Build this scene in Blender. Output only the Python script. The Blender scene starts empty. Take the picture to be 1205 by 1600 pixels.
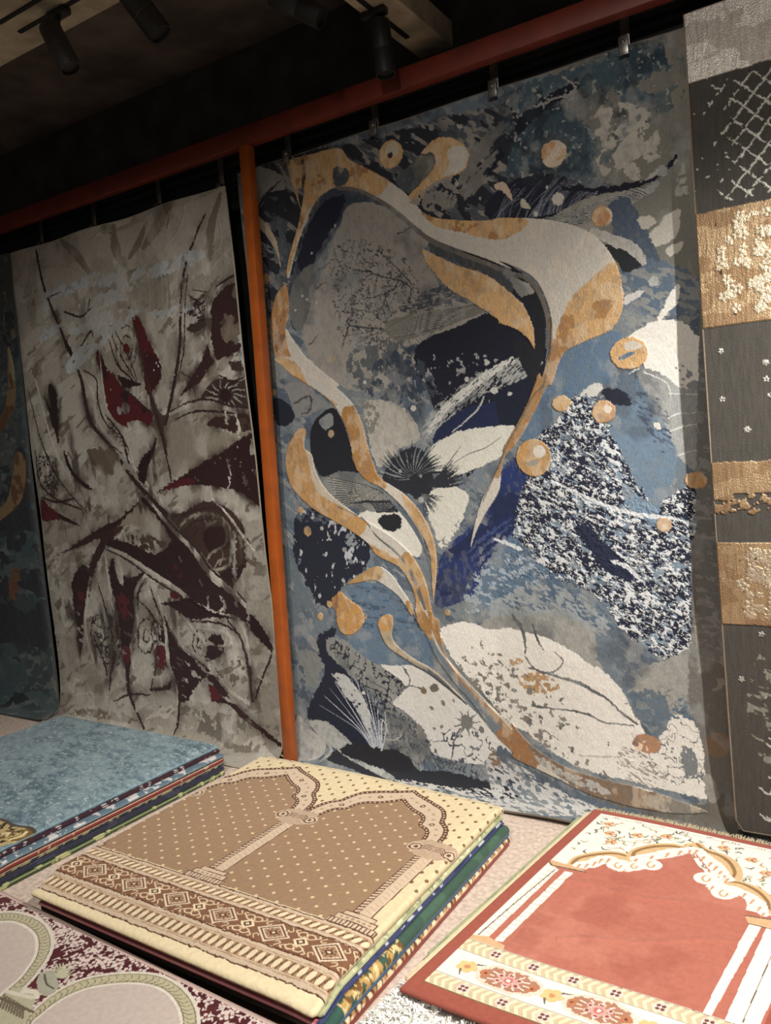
import bpy, bmesh, math
import numpy as np
from mathutils import Matrix, Vector
C = bpy.context.scene.collection
PI = math.pi

# ------------------------------------------------------------------ camera, light, exposure
FPX = 1250.0
CAMR = np.array([[0.84208772, 0.01581566, 0.53910865], [0.5356904, 0.09157008, -0.83943476], [-0.06264244, 0.99567303, 0.06863775]])
CAMC = np.array([0.0, -2.932916, 1.5])
cd = bpy.data.cameras.new('camera'); cam = bpy.data.objects.new('camera', cd); C.objects.link(cam)
m = Matrix([list(CAMR[i]) + [CAMC[i]] for i in range(3)] + [[0, 0, 0, 1]]); cam.matrix_world = m
cd.sensor_fit = 'VERTICAL'; cd.sensor_height = 24.0; cd.lens = FPX / 1600 * 24.0; cd.clip_start = 0.02
bpy.context.scene.camera = cam
W = bpy.data.worlds.new('world'); bpy.context.scene.world = W; W.use_nodes = True
W.node_tree.nodes['Background'].inputs[0].default_value = (1.0, 0.92, 0.82, 1); W.node_tree.nodes['Background'].inputs[1].default_value = 0.12
vs = bpy.context.scene.view_settings
vs.view_transform = 'Standard'; vs.look = 'None'; vs.gamma = 1; vs.exposure = 0.0; vs.use_curve_mapping = False

def spot(loc, aim, power, size, blend, col=(1, 0.93, 0.82), rad=0.03):
    l = bpy.data.lights.new('shop_spotlight', 'SPOT'); l.energy = power; l.spot_size = math.radians(size); l.spot_blend = blend
    l.color = col; l.shadow_soft_size = rad
    o = bpy.data.objects.new('shop_spotlight', l); C.objects.link(o); o.location = loc
    o.rotation_euler = (Vector(aim) - Vector(loc)).to_track_quat('-Z', 'Y').to_euler()
    return o
spot((0.95, -1.38, 3.15), (-0.62, -0.30, 0.25), 700, 82, 0.9, (1, .955, .89))
spot((-1.2, -2.2, 3.2), (-2.1, -0.95, 0.0), 140, 72, 1.0, (1, .955, .89))
spot((-1.3, -2.9, 3.3), (-3.5, 0.1, 0.75), 310, 62, 1.0, (1, .955, .89), rad=0.08)
spot((-0.25, -3.5, 3.35), (-0.9, 0.1, 1.5), 190, 66, 1.0, (1, .955, .89), rad=0.06)

# ------------------------------------------------------------------ helpers
def lin(c):
    c = np.array(c, float) / 255.0
    return np.where(c <= 0.04045, c / 12.92, ((c + 0.055) / 1.055) ** 2.4)

def dye(c):
    c = np.array(c, float); g = c @ np.array([.3, .55, .15]); return lin(np.clip(g + (c - g) * 0.86, 0, 255))

def tag(o, label=None, cat=None, group=None, kind=None):
    if label: o['label'] = label
    if cat: o['category'] = cat
    if group: o['group'] = group
    if kind: o['kind'] = kind
    return o

def empty(name, loc=(0, 0, 0)):
    o = bpy.data.objects.new(name, None); C.objects.link(o); o.location = loc; o.empty_display_size = 0.05
    return o

def mat(name, col, rough=0.6, metal=0.0, noise=0.0, scale=30, bump=0.0, col2=None):
    M = bpy.data.materials.new(name); M.use_nodes = True; nt = M.node_tree; b = nt.nodes['Principled BSDF']
    c1 = list(lin(col)) + [1]; c2 = list(lin(col2 if col2 is not None else tuple(x * (1 - noise) for x in col))) + [1]
    b.inputs['Roughness'].default_value = rough; b.inputs['Metallic'].default_value = metal
    tc = nt.nodes.new('ShaderNodeTexCoord'); nz = nt.nodes.new('ShaderNodeTexNoise'); nz.inputs['Scale'].default_value = scale; nz.inputs['Detail'].default_value = 6
    nt.links.new(tc.outputs['Object'], nz.inputs['Vector'])
    r = nt.nodes.new('ShaderNodeValToRGB'); r.color_ramp.elements[0].position = 0.35; r.color_ramp.elements[1].position = 0.65
    r.color_ramp.elements[0].color = c2; r.color_ramp.elements[1].color = c1
    nt.links.new(nz.outputs['Fac'], r.inputs['Fac']); nt.links.new(r.outputs['Color'], b.inputs['Base Color'])
    if bump:
        bp = nt.nodes.new('ShaderNodeBump'); bp.inputs['Strength'].default_value = bump; bp.inputs['Distance'].default_value = 0.002
        nt.links.new(nz.outputs['Fac'], bp.inputs['Height']); nt.links.new(bp.outputs['Normal'], b.inputs['Normal'])
    return M

def pile_mat(name, rmin=0.38, rmax=0.85, sheen=0.25, bump=0.6, var=0.16, spec=0.4, metal=0.25, scale=(260, 260, 260), stretch=(90, 90, 14)):
    """carpet pile: woven colour from the mesh, fibre noise on top, silk parts (alpha) glossier"""
    M = bpy.data.materials.new(name); M.use_nodes = True; nt = M.node_tree; b = nt.nodes['Principled BSDF']; L = nt.links.new
    at = nt.nodes.new('ShaderNodeVertexColor'); at.layer_name = 'Col'
    tc = nt.nodes.new('ShaderNodeTexCoord')
    def noise(sc, det):
        mp = nt.nodes.new('ShaderNodeMapping'); mp.inputs['Scale'].default_value = sc; L(tc.outputs['Object'], mp.inputs['Vector'])
        n = nt.nodes.new('ShaderNodeTexNoise'); n.inputs['Scale'].default_value = 1; n.inputs['Detail'].default_value = det; L(mp.outputs[0], n.inputs['Vector']); return n
    n1 = noise(scale, 2); n2 = noise(stretch, 4)
    mr = nt.nodes.new('ShaderNodeMapRange'); mr.inputs[1].default_value = 0.3; mr.inputs[2].default_value = 0.7
    mr.inputs[3].default_value = 1 - var; mr.inputs[4].default_value = 1 + var; L(n2.outputs['Fac'], mr.inputs[0])
    mx = nt.nodes.new('ShaderNodeVectorMath'); mx.operation = 'SCALE'; L(at.outputs['Color'], mx.inputs[0]); L(mr.outputs[0], mx.inputs['Scale'])
    L(mx.outputs[0], b.inputs['Base Color'])
    rr = nt.nodes.new('ShaderNodeMapRange'); rr.inputs[3].default_value = rmax; rr.inputs[4].default_value = rmin; L(at.outputs['Alpha'], rr.inputs[0])
    ad = nt.nodes.new('ShaderNodeMath'); ad.operation = 'MULTIPLY_ADD'; L(n1.outputs['Fac'], ad.inputs[0]); ad.inputs[1].default_value = 0.3; L(rr.outputs[0], ad.inputs[2])
    sb = nt.nodes.new('ShaderNodeMath'); sb.operation = 'SUBTRACT'; L(ad.outputs[0], sb.inputs[0]); sb.inputs[1].default_value = 0.15
    L(sb.outputs[0], b.inputs['Roughness'])
    mt = nt.nodes.new('ShaderNodeMath'); mt.operation = 'MULTIPLY'; L(at.outputs['Alpha'], mt.inputs[0]); mt.inputs[1].default_value = metal; L(mt.outputs[0], b.inputs['Metallic'])
    b.inputs['Specular IOR Level'].default_value = spec; b.inputs['Sheen Weight'].default_value = sheen; b.inputs['Sheen Roughness'].default_value = 0.4
    bp = nt.nodes.new('ShaderNodeBump'); bp.inputs['Strength'].default_value = bump; bp.inputs['Distance'].default_value = 0.0025
    am = nt.nodes.new('ShaderNodeMath'); L(n1.outputs['Fac'], am.inputs[0]); L(n2.outputs['Fac'], am.inputs[1]); L(am.outputs[0], bp.inputs['Height'])
    L(bp.outputs['Normal'], b.inputs['Normal'])
    return M

class MB:
    def __init__(s): s.bm = bmesh.new()
    def box(s, a, b, bev=0.0):
        a = Vector(a); b = Vector(b); r = bmesh.ops.create_cube(s.bm, size=1.0)
        bmesh.ops.scale(s.bm, vec=b - a, verts=r['verts']); bmesh.ops.translate(s.bm, vec=(a + b) / 2, verts=r['verts'])
        if bev: bmesh.ops.bevel(s.bm, geom=list({e for v in r['verts'] for e in v.link_edges}), offset=bev, segments=2, affect='EDGES', profile=0.5)
        return s
    def lathe(s, p0, p1, prof, n=24):
        """prof: (fraction along axis, radius)"""
        p0 = Vector(p0); p1 = Vector(p1); ax = (p1 - p0); q = ax.to_track_quat('Z', 'Y'); rings = []
        for t, r in prof:
            rings.append([s.bm.verts.new(p0 + ax * t + q @ Vector((r * math.cos(2 * PI * k / n), r * math.sin(2 * PI * k / n), 0))) for k in range(n)])
        for A, B in zip(rings, rings[1:]):
            for k in range(n): s.bm.faces.new((A[k], A[(k + 1) % n], B[(k + 1) % n], B[k]))
        s.bm.faces.new(rings[0][::-1]); s.bm.faces.new(rings[-1])
        return s
    def tube(s, pts, r, n=6, closed=False):
        pts = [Vector(p) for p in pts]; N = len(pts); rings = []
        for i, p in enumerate(pts):
            a = pts[(i - 1) % N] if (closed or i) else pts[0]; b = pts[(i + 1) % N] if (closed or i < N - 1) else pts[-1]
            q = (b - a).to_track_quat('Z', 'Y')
            rings.append([s.bm.verts.new(p + q @ Vector((r * math.cos(2 * PI * k / n), r * math.sin(2 * PI * k / n), 0))) for k in range(n)])
        for i in range(N if closed else N - 1):
            A, B = rings[i], rings[(i + 1) % N]
            off = min(range(n), key=lambda o: sum((A[k].co - B[(k + o) % n].co).length for k in range(n)))
            for k in range(n): s.bm.faces.new((A[k], A[(k + 1) % n], B[(k + 1 + off) % n], B[(k + off) % n]))
        if not closed: s.bm.faces.new(rings[0][::-1]); s.bm.faces.new(rings[-1])
        return s
    def build(s, name, m, parent=None, smooth=True):
        bmesh.ops.recalc_face_normals(s.bm, faces=s.bm.faces)
        me = bpy.data.meshes.new(name); s.bm.to_mesh(me); s.bm.free(); me.materials.append(m)
        if smooth:
            me.polygons.foreach_set('use_smooth', [True] * len(me.polygons))
            try: me.set_sharp_from_angle(angle=math.radians(35))
            except Exception: pass
        o = bpy.data.objects.new(name, me); C.objects.link(o)
        if parent: o.parent = parent
        return o

# ------------------------------------------------------------------ noise + weaving canvas
def vn(x, y, seed):
    T = np.random.RandomState(seed).rand(64, 64)
    T = T.astype(np.float32); x = x.astype(np.float32); y = y.astype(np.float32)
    xi = np.floor(x).astype(np.int32); yi = np.floor(y).astype(np.int32); fx = x - xi; fy = y - yi
    fx = fx * fx * (3 - 2 * fx); fy = fy * fy * (3 - 2 * fy)
    T = T.ravel(); x0 = xi & 63; x1 = (xi + 1) & 63; y0 = (yi & 63) << 6; y1 = ((yi + 1) & 63) << 6
    a = T.take(y0 + x0); b = T.take(y0 + x1); c = T.take(y1 + x0); d = T.take(y1 + x1)
    return (a * (1 - fx) + b * fx) * (1 - fy) + (c * (1 - fx) + d * fx) * fy
def fbm(x, y, seed, octv=4):
    s = 0; a = 0.5; t = 0
    for i in range(octv):
        s = s + a * vn(x * 2 ** i + 7.3 * i, y * 2 ** i + 3.1 * i, seed + i); t += a; a *= 0.55
    return s / t
def ridge(x, y, seed, octv=3):
    return 1 - np.abs(2 * fbm(x, y, seed, octv) - 1) * 2.2

def smooth_path(P, closed, k=6):
    P = np.array(P, float); n = len(P)
    if n < 3: return P
    out = []
    for i in range(n if closed else n - 1):
        if closed: p0, p1, p2, p3 = P[i - 1], P[i], P[(i + 1) % n], P[(i + 2) % n]
        else: p0, p1, p2, p3 = P[max(i - 1, 0)], P[i], P[i + 1], P[min(i + 2, n - 1)]
        for t in np.arange(k) / k:
            out.append(0.5 * (2 * p1 + (p2 - p0) * t + (2 * p0 - 5 * p1 + 4 * p2 - p3) * t * t + (3 * p1 - p0 - 3 * p2 + p3) * t ** 3))
    if not closed: out.append(P[-1])
    return np.array(out)

def ray(p):
    v = CAMR @ np.array([p[0] - 602.5, -(p[1] - 800.0), -FPX]); return v / np.linalg.norm(v)

class Canvas:
    """the woven design of one carpet: colour, silkiness and pile height over its own width u and length v (metres)"""
    def __init__(s, w, h, step, base, to_uv, ext=0.0, seed=1):
        s.w, s.h, s.ext = w, h, ext
        s.nx = int(round((w + 2 * ext) / step)) + 1; s.ny = int(round((h + 2 * ext) / step)) + 1
        s.u = np.linspace(-ext, w + ext, s.nx); s.v = np.linspace(-ext, h + ext, s.ny)
        s.du = s.u[1] - s.u[0]; s.dv = s.v[1] - s.v[0]
        s.U, s.V = np.meshgrid(s.u, s.v)
        s.col = np.empty((s.ny, s.nx, 3), np.float32); s.col[:] = base
        s.sh = np.zeros((s.ny, s.nx), np.float32); s.hg = np.zeros((s.ny, s.nx), np.float32)
        s.to_uv = to_uv; s.seed = seed
        s.jx = fbm(s.U * 70, s.V * 70, seed + 50, 3) - 0.5; s.jy = fbm(s.U * 70, s.V * 70, seed + 60, 3) - 0.5
    def P(s, pts): return np.array([s.to_uv(p) for p in pts])
    def scale_at(s, p):
        a = s.to_uv(p); b = s.to_uv((p[0], p[1] + 2)); return float(np.hypot(*(np.array(a) - b))) / 2
    def bbox(s, lo, hi):
        i0 = max(int((lo[0] + s.ext) / s.du) - 1, 0); i1 = min(int((hi[0] + s.ext) / s.du) + 2, s.nx)
        j0 = max(int((lo[1] + s.ext) / s.dv) - 1, 0); j1 = min(int((hi[1] + s.ext) / s.dv) + 2, s.ny)
        return i0, i1, j0, j1
    def poly(s, Q):
        M = np.zeros((s.ny, s.nx), bool); Q = np.asarray(Q); R = np.roll(Q, -1, 0)
        i0, i1, j0, j1 = s.bbox(Q.min(0), Q.max(0))
        for j in range(j0, j1):
            y = s.v[j]; c = (Q[:, 1] <= y) != (R[:, 1] <= y)
            if not c.any(): continue
            xs = np.sort(Q[c, 0] + (y - Q[c, 1]) / (R[c, 1] - Q[c, 1]) * (R[c, 0] - Q[c, 0]))
            for a, b in zip(xs[::2], xs[1::2]):
                ia = int(np.ceil((a + s.ext) / s.du)); ib = int(np.floor((b + s.ext) / s.du))
                if ib >= ia: M[j, max(ia, 0):max(ib + 1, 0)] = True
        return M
    def jag(s, M, amp, bb=None):
        if amp <= 0: return M
        k = int(1.3 * amp / min(s.du, s.dv)) + 2; i0, i1, j0, j1 = bb or (0, s.nx, 0, s.ny)
        i0, i1, j0, j1 = max(i0 - k, 0), min(i1 + k, s.nx), max(j0 - k, 0), min(j1 + k, s.ny); sl = (slice(j0, j1), slice(i0, i1))
        if i1 <= i0 or j1 <= j0: return M
        I = np.arange(i0, i1)[None, :] + np.round(s.jx[sl] * (2.6 * amp / s.du)).astype(np.int32); J = np.arange(j0, j1)[:, None] + np.round(s.jy[sl] * (2.6 * amp / s.dv)).astype(np.int32)
        R = np.zeros_like(M)
        R[sl] = M[np.clip(J, 0, s.ny - 1), np.clip(I, 0, s.nx - 1)]
        return R
    def cov(s, M, cover):
        js = np.flatnonzero(M.any(1)); is_ = np.flatnonzero(M.any(0))
        if len(js) == 0: return M
        sl = (slice(js[0], js[-1] + 1), slice(is_[0], is_[-1] + 1)); R = np.zeros_like(M); R[sl] = M[sl] & s.noise_mask(*cover, sl=sl); return R
    def line(s, Q, W_):
        M = np.zeros((s.ny, s.nx), bool); Q = np.asarray(Q); W_ = np.asarray(W_, float)
        for a, b, wa, wb in zip(Q, Q[1:], W_, W_[1:]):
            r = max(wa, wb); i0, i1, j0, j1 = s.bbox(np.minimum(a, b) - r, np.maximum(a, b) + r)
            if i1 <= i0 or j1 <= j0: continue
            X = s.U[j0:j1, i0:i1] - a[0]; Y = s.V[j0:j1, i0:i1] - a[1]; d = b - a; L2 = max(d @ d, 1e-12)
            t = np.clip((X * d[0] + Y * d[1]) / L2, 0, 1)
            M[j0:j1, i0:i1] |= np.hypot(X - t * d[0], Y - t * d[1]) <= (wa + (wb - wa) * t)
        return M
    def put(s, M, col, a=1.0, sh=None, h=None, cover=None):
        if cover is not None: M = s.cov(M, cover)
        if col is not None:
            c = dye(col).astype(np.float32)
            if np.ndim(a) == 0: s.col[M] = s.col[M] * (1 - a) + c * a
            else: s.col[M] = s.col[M] * (1 - a[M][:, None]) + c * a[M][:, None]
        if sh is not None: s.sh[M] = sh
        if h is not None: s.hg[M] = h
        return M
    def fill(s, pts, col, jag=0.003, smooth=True, px=True, cover=None, a=1.0, sh=None, h=None):
        Q = s.P(pts) if px else np.array(pts, float)
        if smooth: Q = smooth_path(Q, True, 5)
        M = s.jag(s.poly(Q), jag, s.bbox(Q.min(0), Q.max(0)))
        if cover is not None: M = s.cov(M, cover)
        return s.put(M, col, a, sh, h)
    def stroke(s, pts, w, col, jag=0.001, px=True, smooth=True, cover=None, a=1.0, sh=None, h=None):
        """w: half widths, in photo pixels if px else metres"""
        Q = s.P(pts) if px else np.array(pts, float); w = np.atleast_1d(np.array(w, float))
        if len(w) == 1: w = np.repeat(w, 2)
        if px: w = w * s.scale_at(pts[len(pts) // 2])
        if smooth: Q = smooth_path(Q, False, 5)
        ww = np.interp(np.linspace(0, 1, len(Q)), np.linspace(0, 1, len(w)), w)
        wm = ww.max() + .002; M = s.jag(s.line(Q, np.maximum(ww, 0.0011)), jag, s.bbox(Q.min(0) - wm, Q.max(0) + wm))
        if cover is not None: M = s.cov(M, cover)
        return s.put(M, col, a, sh, h)
    def disc(s, p, r, col, px=True, jag=0.003, sh=None, h=None, a=1.0, cover=None, asp=1.0):
        q = np.array(s.to_uv(p)) if px else np.array(p, float)
        if px: r = r * s.scale_at(p)
        i0, i1, j0, j1 = s.bbox(q - 1.5 * r, q + 1.5 * r); M = np.zeros((s.ny, s.nx), bool)
        M[j0:j1, i0:i1] = np.hypot((s.U[j0:j1, i0:i1] - q[0]) * asp, s.V[j0:j1, i0:i1] - q[1]) <= r
        M = s.jag(M, jag, (i0, i1, j0, j1))
        if cover is not None: M = s.cov(M, cover)
        return s.put(M, col, a, sh, h)
    def noise_mask(s, freq, cover, seed=0, ang=0, stretch=1.0, kind='f', sl=None):
        c, n = math.cos(math.radians(ang)), math.sin(math.radians(ang))
        def f(U, V):
            x = (U * c + V * n) * freq; y = (-U * n + V * c) * freq * stretch
            return ridge(x, y, s.seed + seed, 3) if kind == 'r' else fbm(x, y, s.seed + seed, 4)
        q = np.quantile(f(s.U[::9, ::9], s.V[::9, ::9]), 1 - cover)
        return f(s.U, s.V) > q if sl is None else f(s.U[sl], s.V[sl]) > q
def _blur(s, M, r):
    A = M.astype(np.float32)
    for ax, st in ((0, s.dv), (1, s.du)):
        k = max(1, int(r / st))
        for _ in range(2):
            P = np.concatenate([np.repeat(A.take([0], ax), k + 1, ax), A, np.repeat(A.take([-1], ax), k, ax)], ax)
            Cs = np.cumsum(P, ax, dtype=np.float64); n = A.shape[ax]
            A = ((Cs.take(range(2 * k + 1, 2 * k + 1 + n), ax) - Cs.take(range(0, n), ax)) / (2 * k + 1)).astype(np.float32)
    return A
Canvas.blur = _blur

def profile_at(prof, v):
    """prof: list of (y, z); resampled by arc length -> y,z,ny,nz for v array"""
    p = smooth_path(np.array(prof, float), False, 10); d = np.concatenate([[0], np.cumsum(np.hypot(*np.diff(p, axis=0).T))])
    y = np.interp(v, d, p[:, 0]); z = np.interp(v, d, p[:, 1]); e = 1e-2
    ty = (np.interp(v + e, d, p[:, 0]) - np.interp(v - e, d, p[:, 0])); tz = (np.interp(v + e, d, p[:, 1]) - np.interp(v - e, d, p[:, 1]))
    L = np.hypot(ty, tz) + 1e-9; return y, z, tz / L, -ty / L, d[-1]      # normal points to -y while hanging, up when lying

def mesh_from(name, co, faces, cols, m, parent=None):
    me = bpy.data.meshes.new(name); nf = len(faces)
    me.vertices.add(len(co)); me.vertices.foreach_set('co', np.ascontiguousarray(co, np.float32).ravel())
    me.loops.add(nf * 4); me.loops.foreach_set('vertex_index', np.ascontiguousarray(faces, np.int32).ravel())
    me.polygons.add(nf); me.polygons.foreach_set('loop_start', np.arange(0, nf * 4, 4, dtype=np.int32))
    me.polygons.foreach_set('use_smooth', np.ones(nf, bool))
    me.update(calc_edges=True)
    if cols is not None:
        a = me.color_attributes.new('Col', 'BYTE_COLOR', 'POINT'); a.data.foreach_set('color', np.ascontiguousarray(np.clip(cols, 0, 1), np.float32).ravel())
    me.materials.append(m)
    o = bpy.data.objects.new(name, me); C.objects.link(o)
    if parent: o.parent = parent
    return o
def grid_faces(ny, nx, off=0, flip=False):
    i = np.arange(ny * nx).reshape(ny, nx) + off
    f = np.stack([i[:-1, :-1], i[1:, :-1], i[1:, 1:], i[:-1, 1:]], -1).reshape(-1, 4)
    return f[:, ::-1] if flip else f

class WallRug:
    """a carpet hung from clips: profile in y,z; left edge x0 at top, x1 at the foot"""
    def __init__(s, name, prof, xt, xb, w, step, base, wave=None, seed=1, thick=0.009):
        s.name, s.prof, s.xt, s.xb, s.thick = name, prof, xt, xb, thick
        s.len = profile_at(prof, np.array([0.0]))[4]; s.wave = wave or (lambda u, v: 0 * u)
        vv = np.linspace(0, s.len, 1500); s._v = vv; s._y, s._z = profile_at(prof, vv)[:2]
        s.c = Canvas(w, s.len, step, dye(base), s.to_uv, seed=seed)
    def left(s, v): return s.xt + (s.xb - s.xt) * np.clip(v / s.len, 0, 1)
    def to_uv(s, p):
        d = ray(p); g = (s._y - CAMC[1]) * d[2] - (s._z - CAMC[2]) * d[1]
        k = np.where(np.sign(g[:-1]) != np.sign(g[1:]))[0]
        if len(k): k = k[0]; v = s._v[k] + (s._v[k + 1] - s._v[k]) * g[k] / (g[k] - g[k + 1])
        elif p[1] < 700: v = s._z[0] - (CAMC[2] + (s._y[0] - CAMC[1]) / d[1] * d[2])
        else: v = s.len + 0.03
        y = np.interp(v, s._v, s._y); t = (y - CAMC[1]) / d[1]; x = CAMC[0] + t * d[0]
        return x - s.left(v), v
    def pos(s, u, v, off=0.0):
        y, z, ny, nz, _ = profile_at(s.prof, v); o = off + s.wave(u, v)
        return np.stack([s.left(v) + u, y + ny * o, z + nz * o], -1)
    def build(s, m, bind, parent):
        c = s.c; top = s.pos(c.U, c.V, c.hg).reshape(-1, 3)
        back = s.pos(c.U, c.V, -s.thick)
        ring = [back[0, :], back[:, -1], back[-1, ::-1], back[::-1, 0]]
        idx = np.arange(c.ny * c.nx).reshape(c.ny, c.nx); rid = [idx[0, :], idx[:, -1], idx[-1, ::-1], idx[::-1, 0]]
        co = [top]; fc = [grid_faces(c.ny, c.nx)]; n = len(top)
        cols = np.concatenate([c.col.reshape(-1, 3), c.sh.reshape(-1, 1)], 1)
        for r, i in zip(ring, rid):
            k = len(r); a = np.arange(k) + n
            fc.append(np.stack([i[:-1], i[1:], a[1:], a[:-1]], -1)); co.append(r); n += k
        ks = np.unique(np.r_[np.arange(0, c.nx, 12), c.nx - 1]); bk = back[:, ks]; co.append(bk.reshape(-1, 3))
        fc.append(grid_faces(c.ny, len(ks), n, True)); n += c.ny * len(ks)
        ex = np.tile(np.array([[0.25, 0.22, 0.18, 0]]), (n - len(top), 1))
        o = mesh_from('pile', np.concatenate(co), np.concatenate(fc), np.concatenate([cols, ex]), m, parent)
        q = 12; P = s.pos(c.U, c.V, -s.thick * 0.4)
        loop = list(P[0, ::q]) + list(P[::q, -1][1:]) + list(P[-1, ::-q][1:]) + list(P[::-q, 0][1:-1])
        MB().tube(loop, 0.0045, 6, True).build('edge_binding', bind, parent)
        return o

class FloorRug:
    """a carpet lying on the floor or on a stack, rounded edges, u to the right, v towards the viewer"""
    def __init__(s, o, ex, ey, w, d, z, thick, step, base, droop=None, seed=1):
        s.o = np.array(o, float); s.ex = np.array(ex, float); s.ey = np.array(ey, float); s.w, s.d, s.z, s.t = w, d, z, thick
        s.r = thick / 2; s.droop = droop or (lambda u, v: 0 * u); s.dbot = s.droop
        s.inv = np.linalg.inv(np.stack([s.ex, s.ey], 1))
        s.c = Canvas(w, d, step, dye(base), s.to_uv, ext=math.ceil(PI * s.r / step) * step, seed=seed)
    def xy(s, x, y): return tuple(s.inv @ (np.array([x, y]) - s.o))
    def to_uv(s, p):
        d = ray(p); z = s.z
        for _ in range(4):
            t = (z - CAMC[2]) / d[2]; u, v = s.xy(CAMC[0] + t * d[0], CAMC[1] + t * d[1]); z = s.z + float(s.droop(np.clip(u, 0, s.w), np.clip(v, 0, s.d)))
        return u, v
    def pos(s, U, V, hg=0.0):
        cu = np.clip(U, 0, s.w); cv = np.clip(V, 0, s.d); eu = U - cu; ev = V - cv; e = np.hypot(eu, ev) + 1e-12
        th = np.clip(e / s.r, 0, PI); R = s.r + hg
        du = eu / e * R * np.sin(th) * (e > 1e-9); dv = ev / e * R * np.sin(th) * (e > 1e-9)
        ct = np.cos(th); z = s.z - s.r + R * np.where(ct < 0, ct * .92, ct) + s.droop(cu, cv) * (1 + ct) / 2 + s.dbot(cu, cv) * (1 - ct) / 2
        x = s.o[0] + s.ex[0] * (cu + du) + s.ey[0] * (cv + dv); y = s.o[1] + s.ex[1] * (cu + du) + s.ey[1] * (cv + dv)
        return np.stack([x, y, z], -1)
    def build(s, name, m, parent=None):
        c = s.c; co = s.pos(c.U, c.V, c.hg).reshape(-1, 3)
        return mesh_from(name, co, grid_faces(c.ny, c.nx), np.concatenate([c.col.reshape(-1, 3), c.sh.reshape(-1, 1)], 1), m, parent)
    def binding(s, bind, parent, sides, r=0.003, e=0.5):
        """serged seam lines along chosen sides; e = fraction of the rounded edge"""
        q = s.r * PI * e
        for sd in sides:
            n = 50
            if sd == 'r': U = np.full(n, s.w + q); V = np.linspace(0, s.d, n)
            if sd == 'l': U = np.full(n, -q); V = np.linspace(0, s.d, n)
            if sd == 'f': U = np.linspace(0, s.w, n); V = np.full(n, s.d + q)
            if sd == 'b': U = np.linspace(0, s.w, n); V = np.full(n, -q)
            MB().tube(list(s.pos(U, V)), r, 6).build('edge_binding', bind, parent)

def frame(ox, oy, k): return lambda *a: [(ox + a[i] * k, oy + a[i + 1] * k) for i in range(0, len(a), 2)]

# ------------------------------------------------------------------ materials
M_black = mat('black_paint', (72, 68, 64), 0.9, noise=0.35, scale=6)
M_ceil = mat('black_ceiling', (112, 100, 92), 0.95, noise=0.3, scale=4)
M_band = mat('cream_board', (190, 176, 150), 0.8, noise=0.22, scale=9)
M_lamp = mat('lamp_black', (34, 34, 34), 0.5, noise=0.1)
M_slot = mat('track_black', (10, 10, 10), 0.6)
M_steel = mat('clip_steel', (150, 148, 142), 0.35, metal=0.9, noise=0.2, scale=80)
M_orange = mat('orange_paint', (168, 84, 30), 0.35, noise=0.1, scale=12, bump=0.15)
M_beam = mat('red_brown_paint', (116, 42, 26), 0.5, noise=0.2, scale=8, bump=0.15)
M_cloth = mat('dark_cloth', (24, 24, 26), 0.85, noise=0.6, scale=14, bump=0.5)
M_bind = mat('grey_binding', (120, 110, 98), 0.8, noise=0.3, scale=300)
M_bind_l = mat('pale_binding', (190, 180, 160), 0.8, noise=0.25, scale=300)
M_bind_g = mat('teal_binding', (70, 84, 84), 0.8, noise=0.3, scale=300)
M_floor = mat('beige_floor_carpet', (222, 202, 186), 0.95, noise=0.16, scale=55, bump=0.8)
M_pile = pile_mat('silk_pile', rmin=0.32, var=0.10, stretch=(170, 170, 70), metal=0.3)
M_pile_w = pile_mat('viscose_pile', rmin=0.26, rmax=0.62, sheen=0.3, var=0.12, stretch=(90, 90, 40))
M_short = pile_mat('short_pile', rmin=0.6, rmax=0.92, sheen=0.2, bump=0.35, var=0.07, spec=0.2, metal=0.0, scale=(420, 420, 420), stretch=(60, 60, 60))

# ------------------------------------------------------------------ room
def struct(name, mb, m): return tag(mb.build(name, m, smooth=False), kind='structure')
struct('floor', MB().box((-8, -4.2, -0.1), (3.0, 0.45, 0.0)), M_floor)
struct('wall_back', MB().box((-8, 0.32, 0), (3.0, 0.45, 3.75)), M_black)
struct('wall_left', MB().box((-8.1, -4.2, 0), (-8, 0.45, 3.75)), M_black)
struct('ceiling', MB().box((-8, -4.2, 3.62), (3.0, 0.45, 3.75)), M_ceil)
struct('trim_1', MB().box((-8, -2.2, 3.25), (3.0, -0.785, 3.62), 0.004), M_band)       # boxed ceiling band along the wall
# cross bar from the band to the wall
struct('trim_2', MB().box((-1.755, -0.785, 3.25), (-1.59, 0.32, 3.36), 0.004), M_band)

# ------------------------------------------------------------------ orange frame: header beam and post
fr = MB(); fr.box((-7.9, 0, 2.99), (2.9, 0.05, 3.073), 0.003)
header = fr.build('header_beam', M_beam)
tag(header, 'long reddish brown painted header beam running above all the hanging rugs', 'beam')
post = MB().box((-2.573, 0, 0.026), (-2.520, 0.05, 2.99), 0.003).build('upright_post', M_orange)
tag(post, 'orange painted upright post between the white and the navy rug', 'post')
# hanging rail with a dark rolled cloth behind the header
rail = empty('hanging_rail', (0, 0.14, 3.07)); tag(rail, 'dark rail with black cloth behind the orange header, carrying the rug clips', 'rail')
MB().box((-7.9, 0.15, 3.04), (2.9, 0.18, 3.10), 0.003).build('rail_bar', M_lamp, rail).matrix_parent_inverse = Matrix.Translation((0, -0.14, -3.07))
cl = MB()
for k in range(9):
    y = 0.20 + 0.010 * (k % 2); z = 2.80 + 0.035 * k
    cl.tube([(x, y + 0.006 * math.sin(x * 2.3 + k), z + 0.008 * math.sin(x * 1.7 + 2 * k)) for x in np.linspace(-7.8, 2.8, 60)], 0.022, 8)
cl.build('cloth_roll', M_cloth, rail).matrix_parent_inverse = Matrix.Translation((0, -0.14, -3.07))

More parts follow.
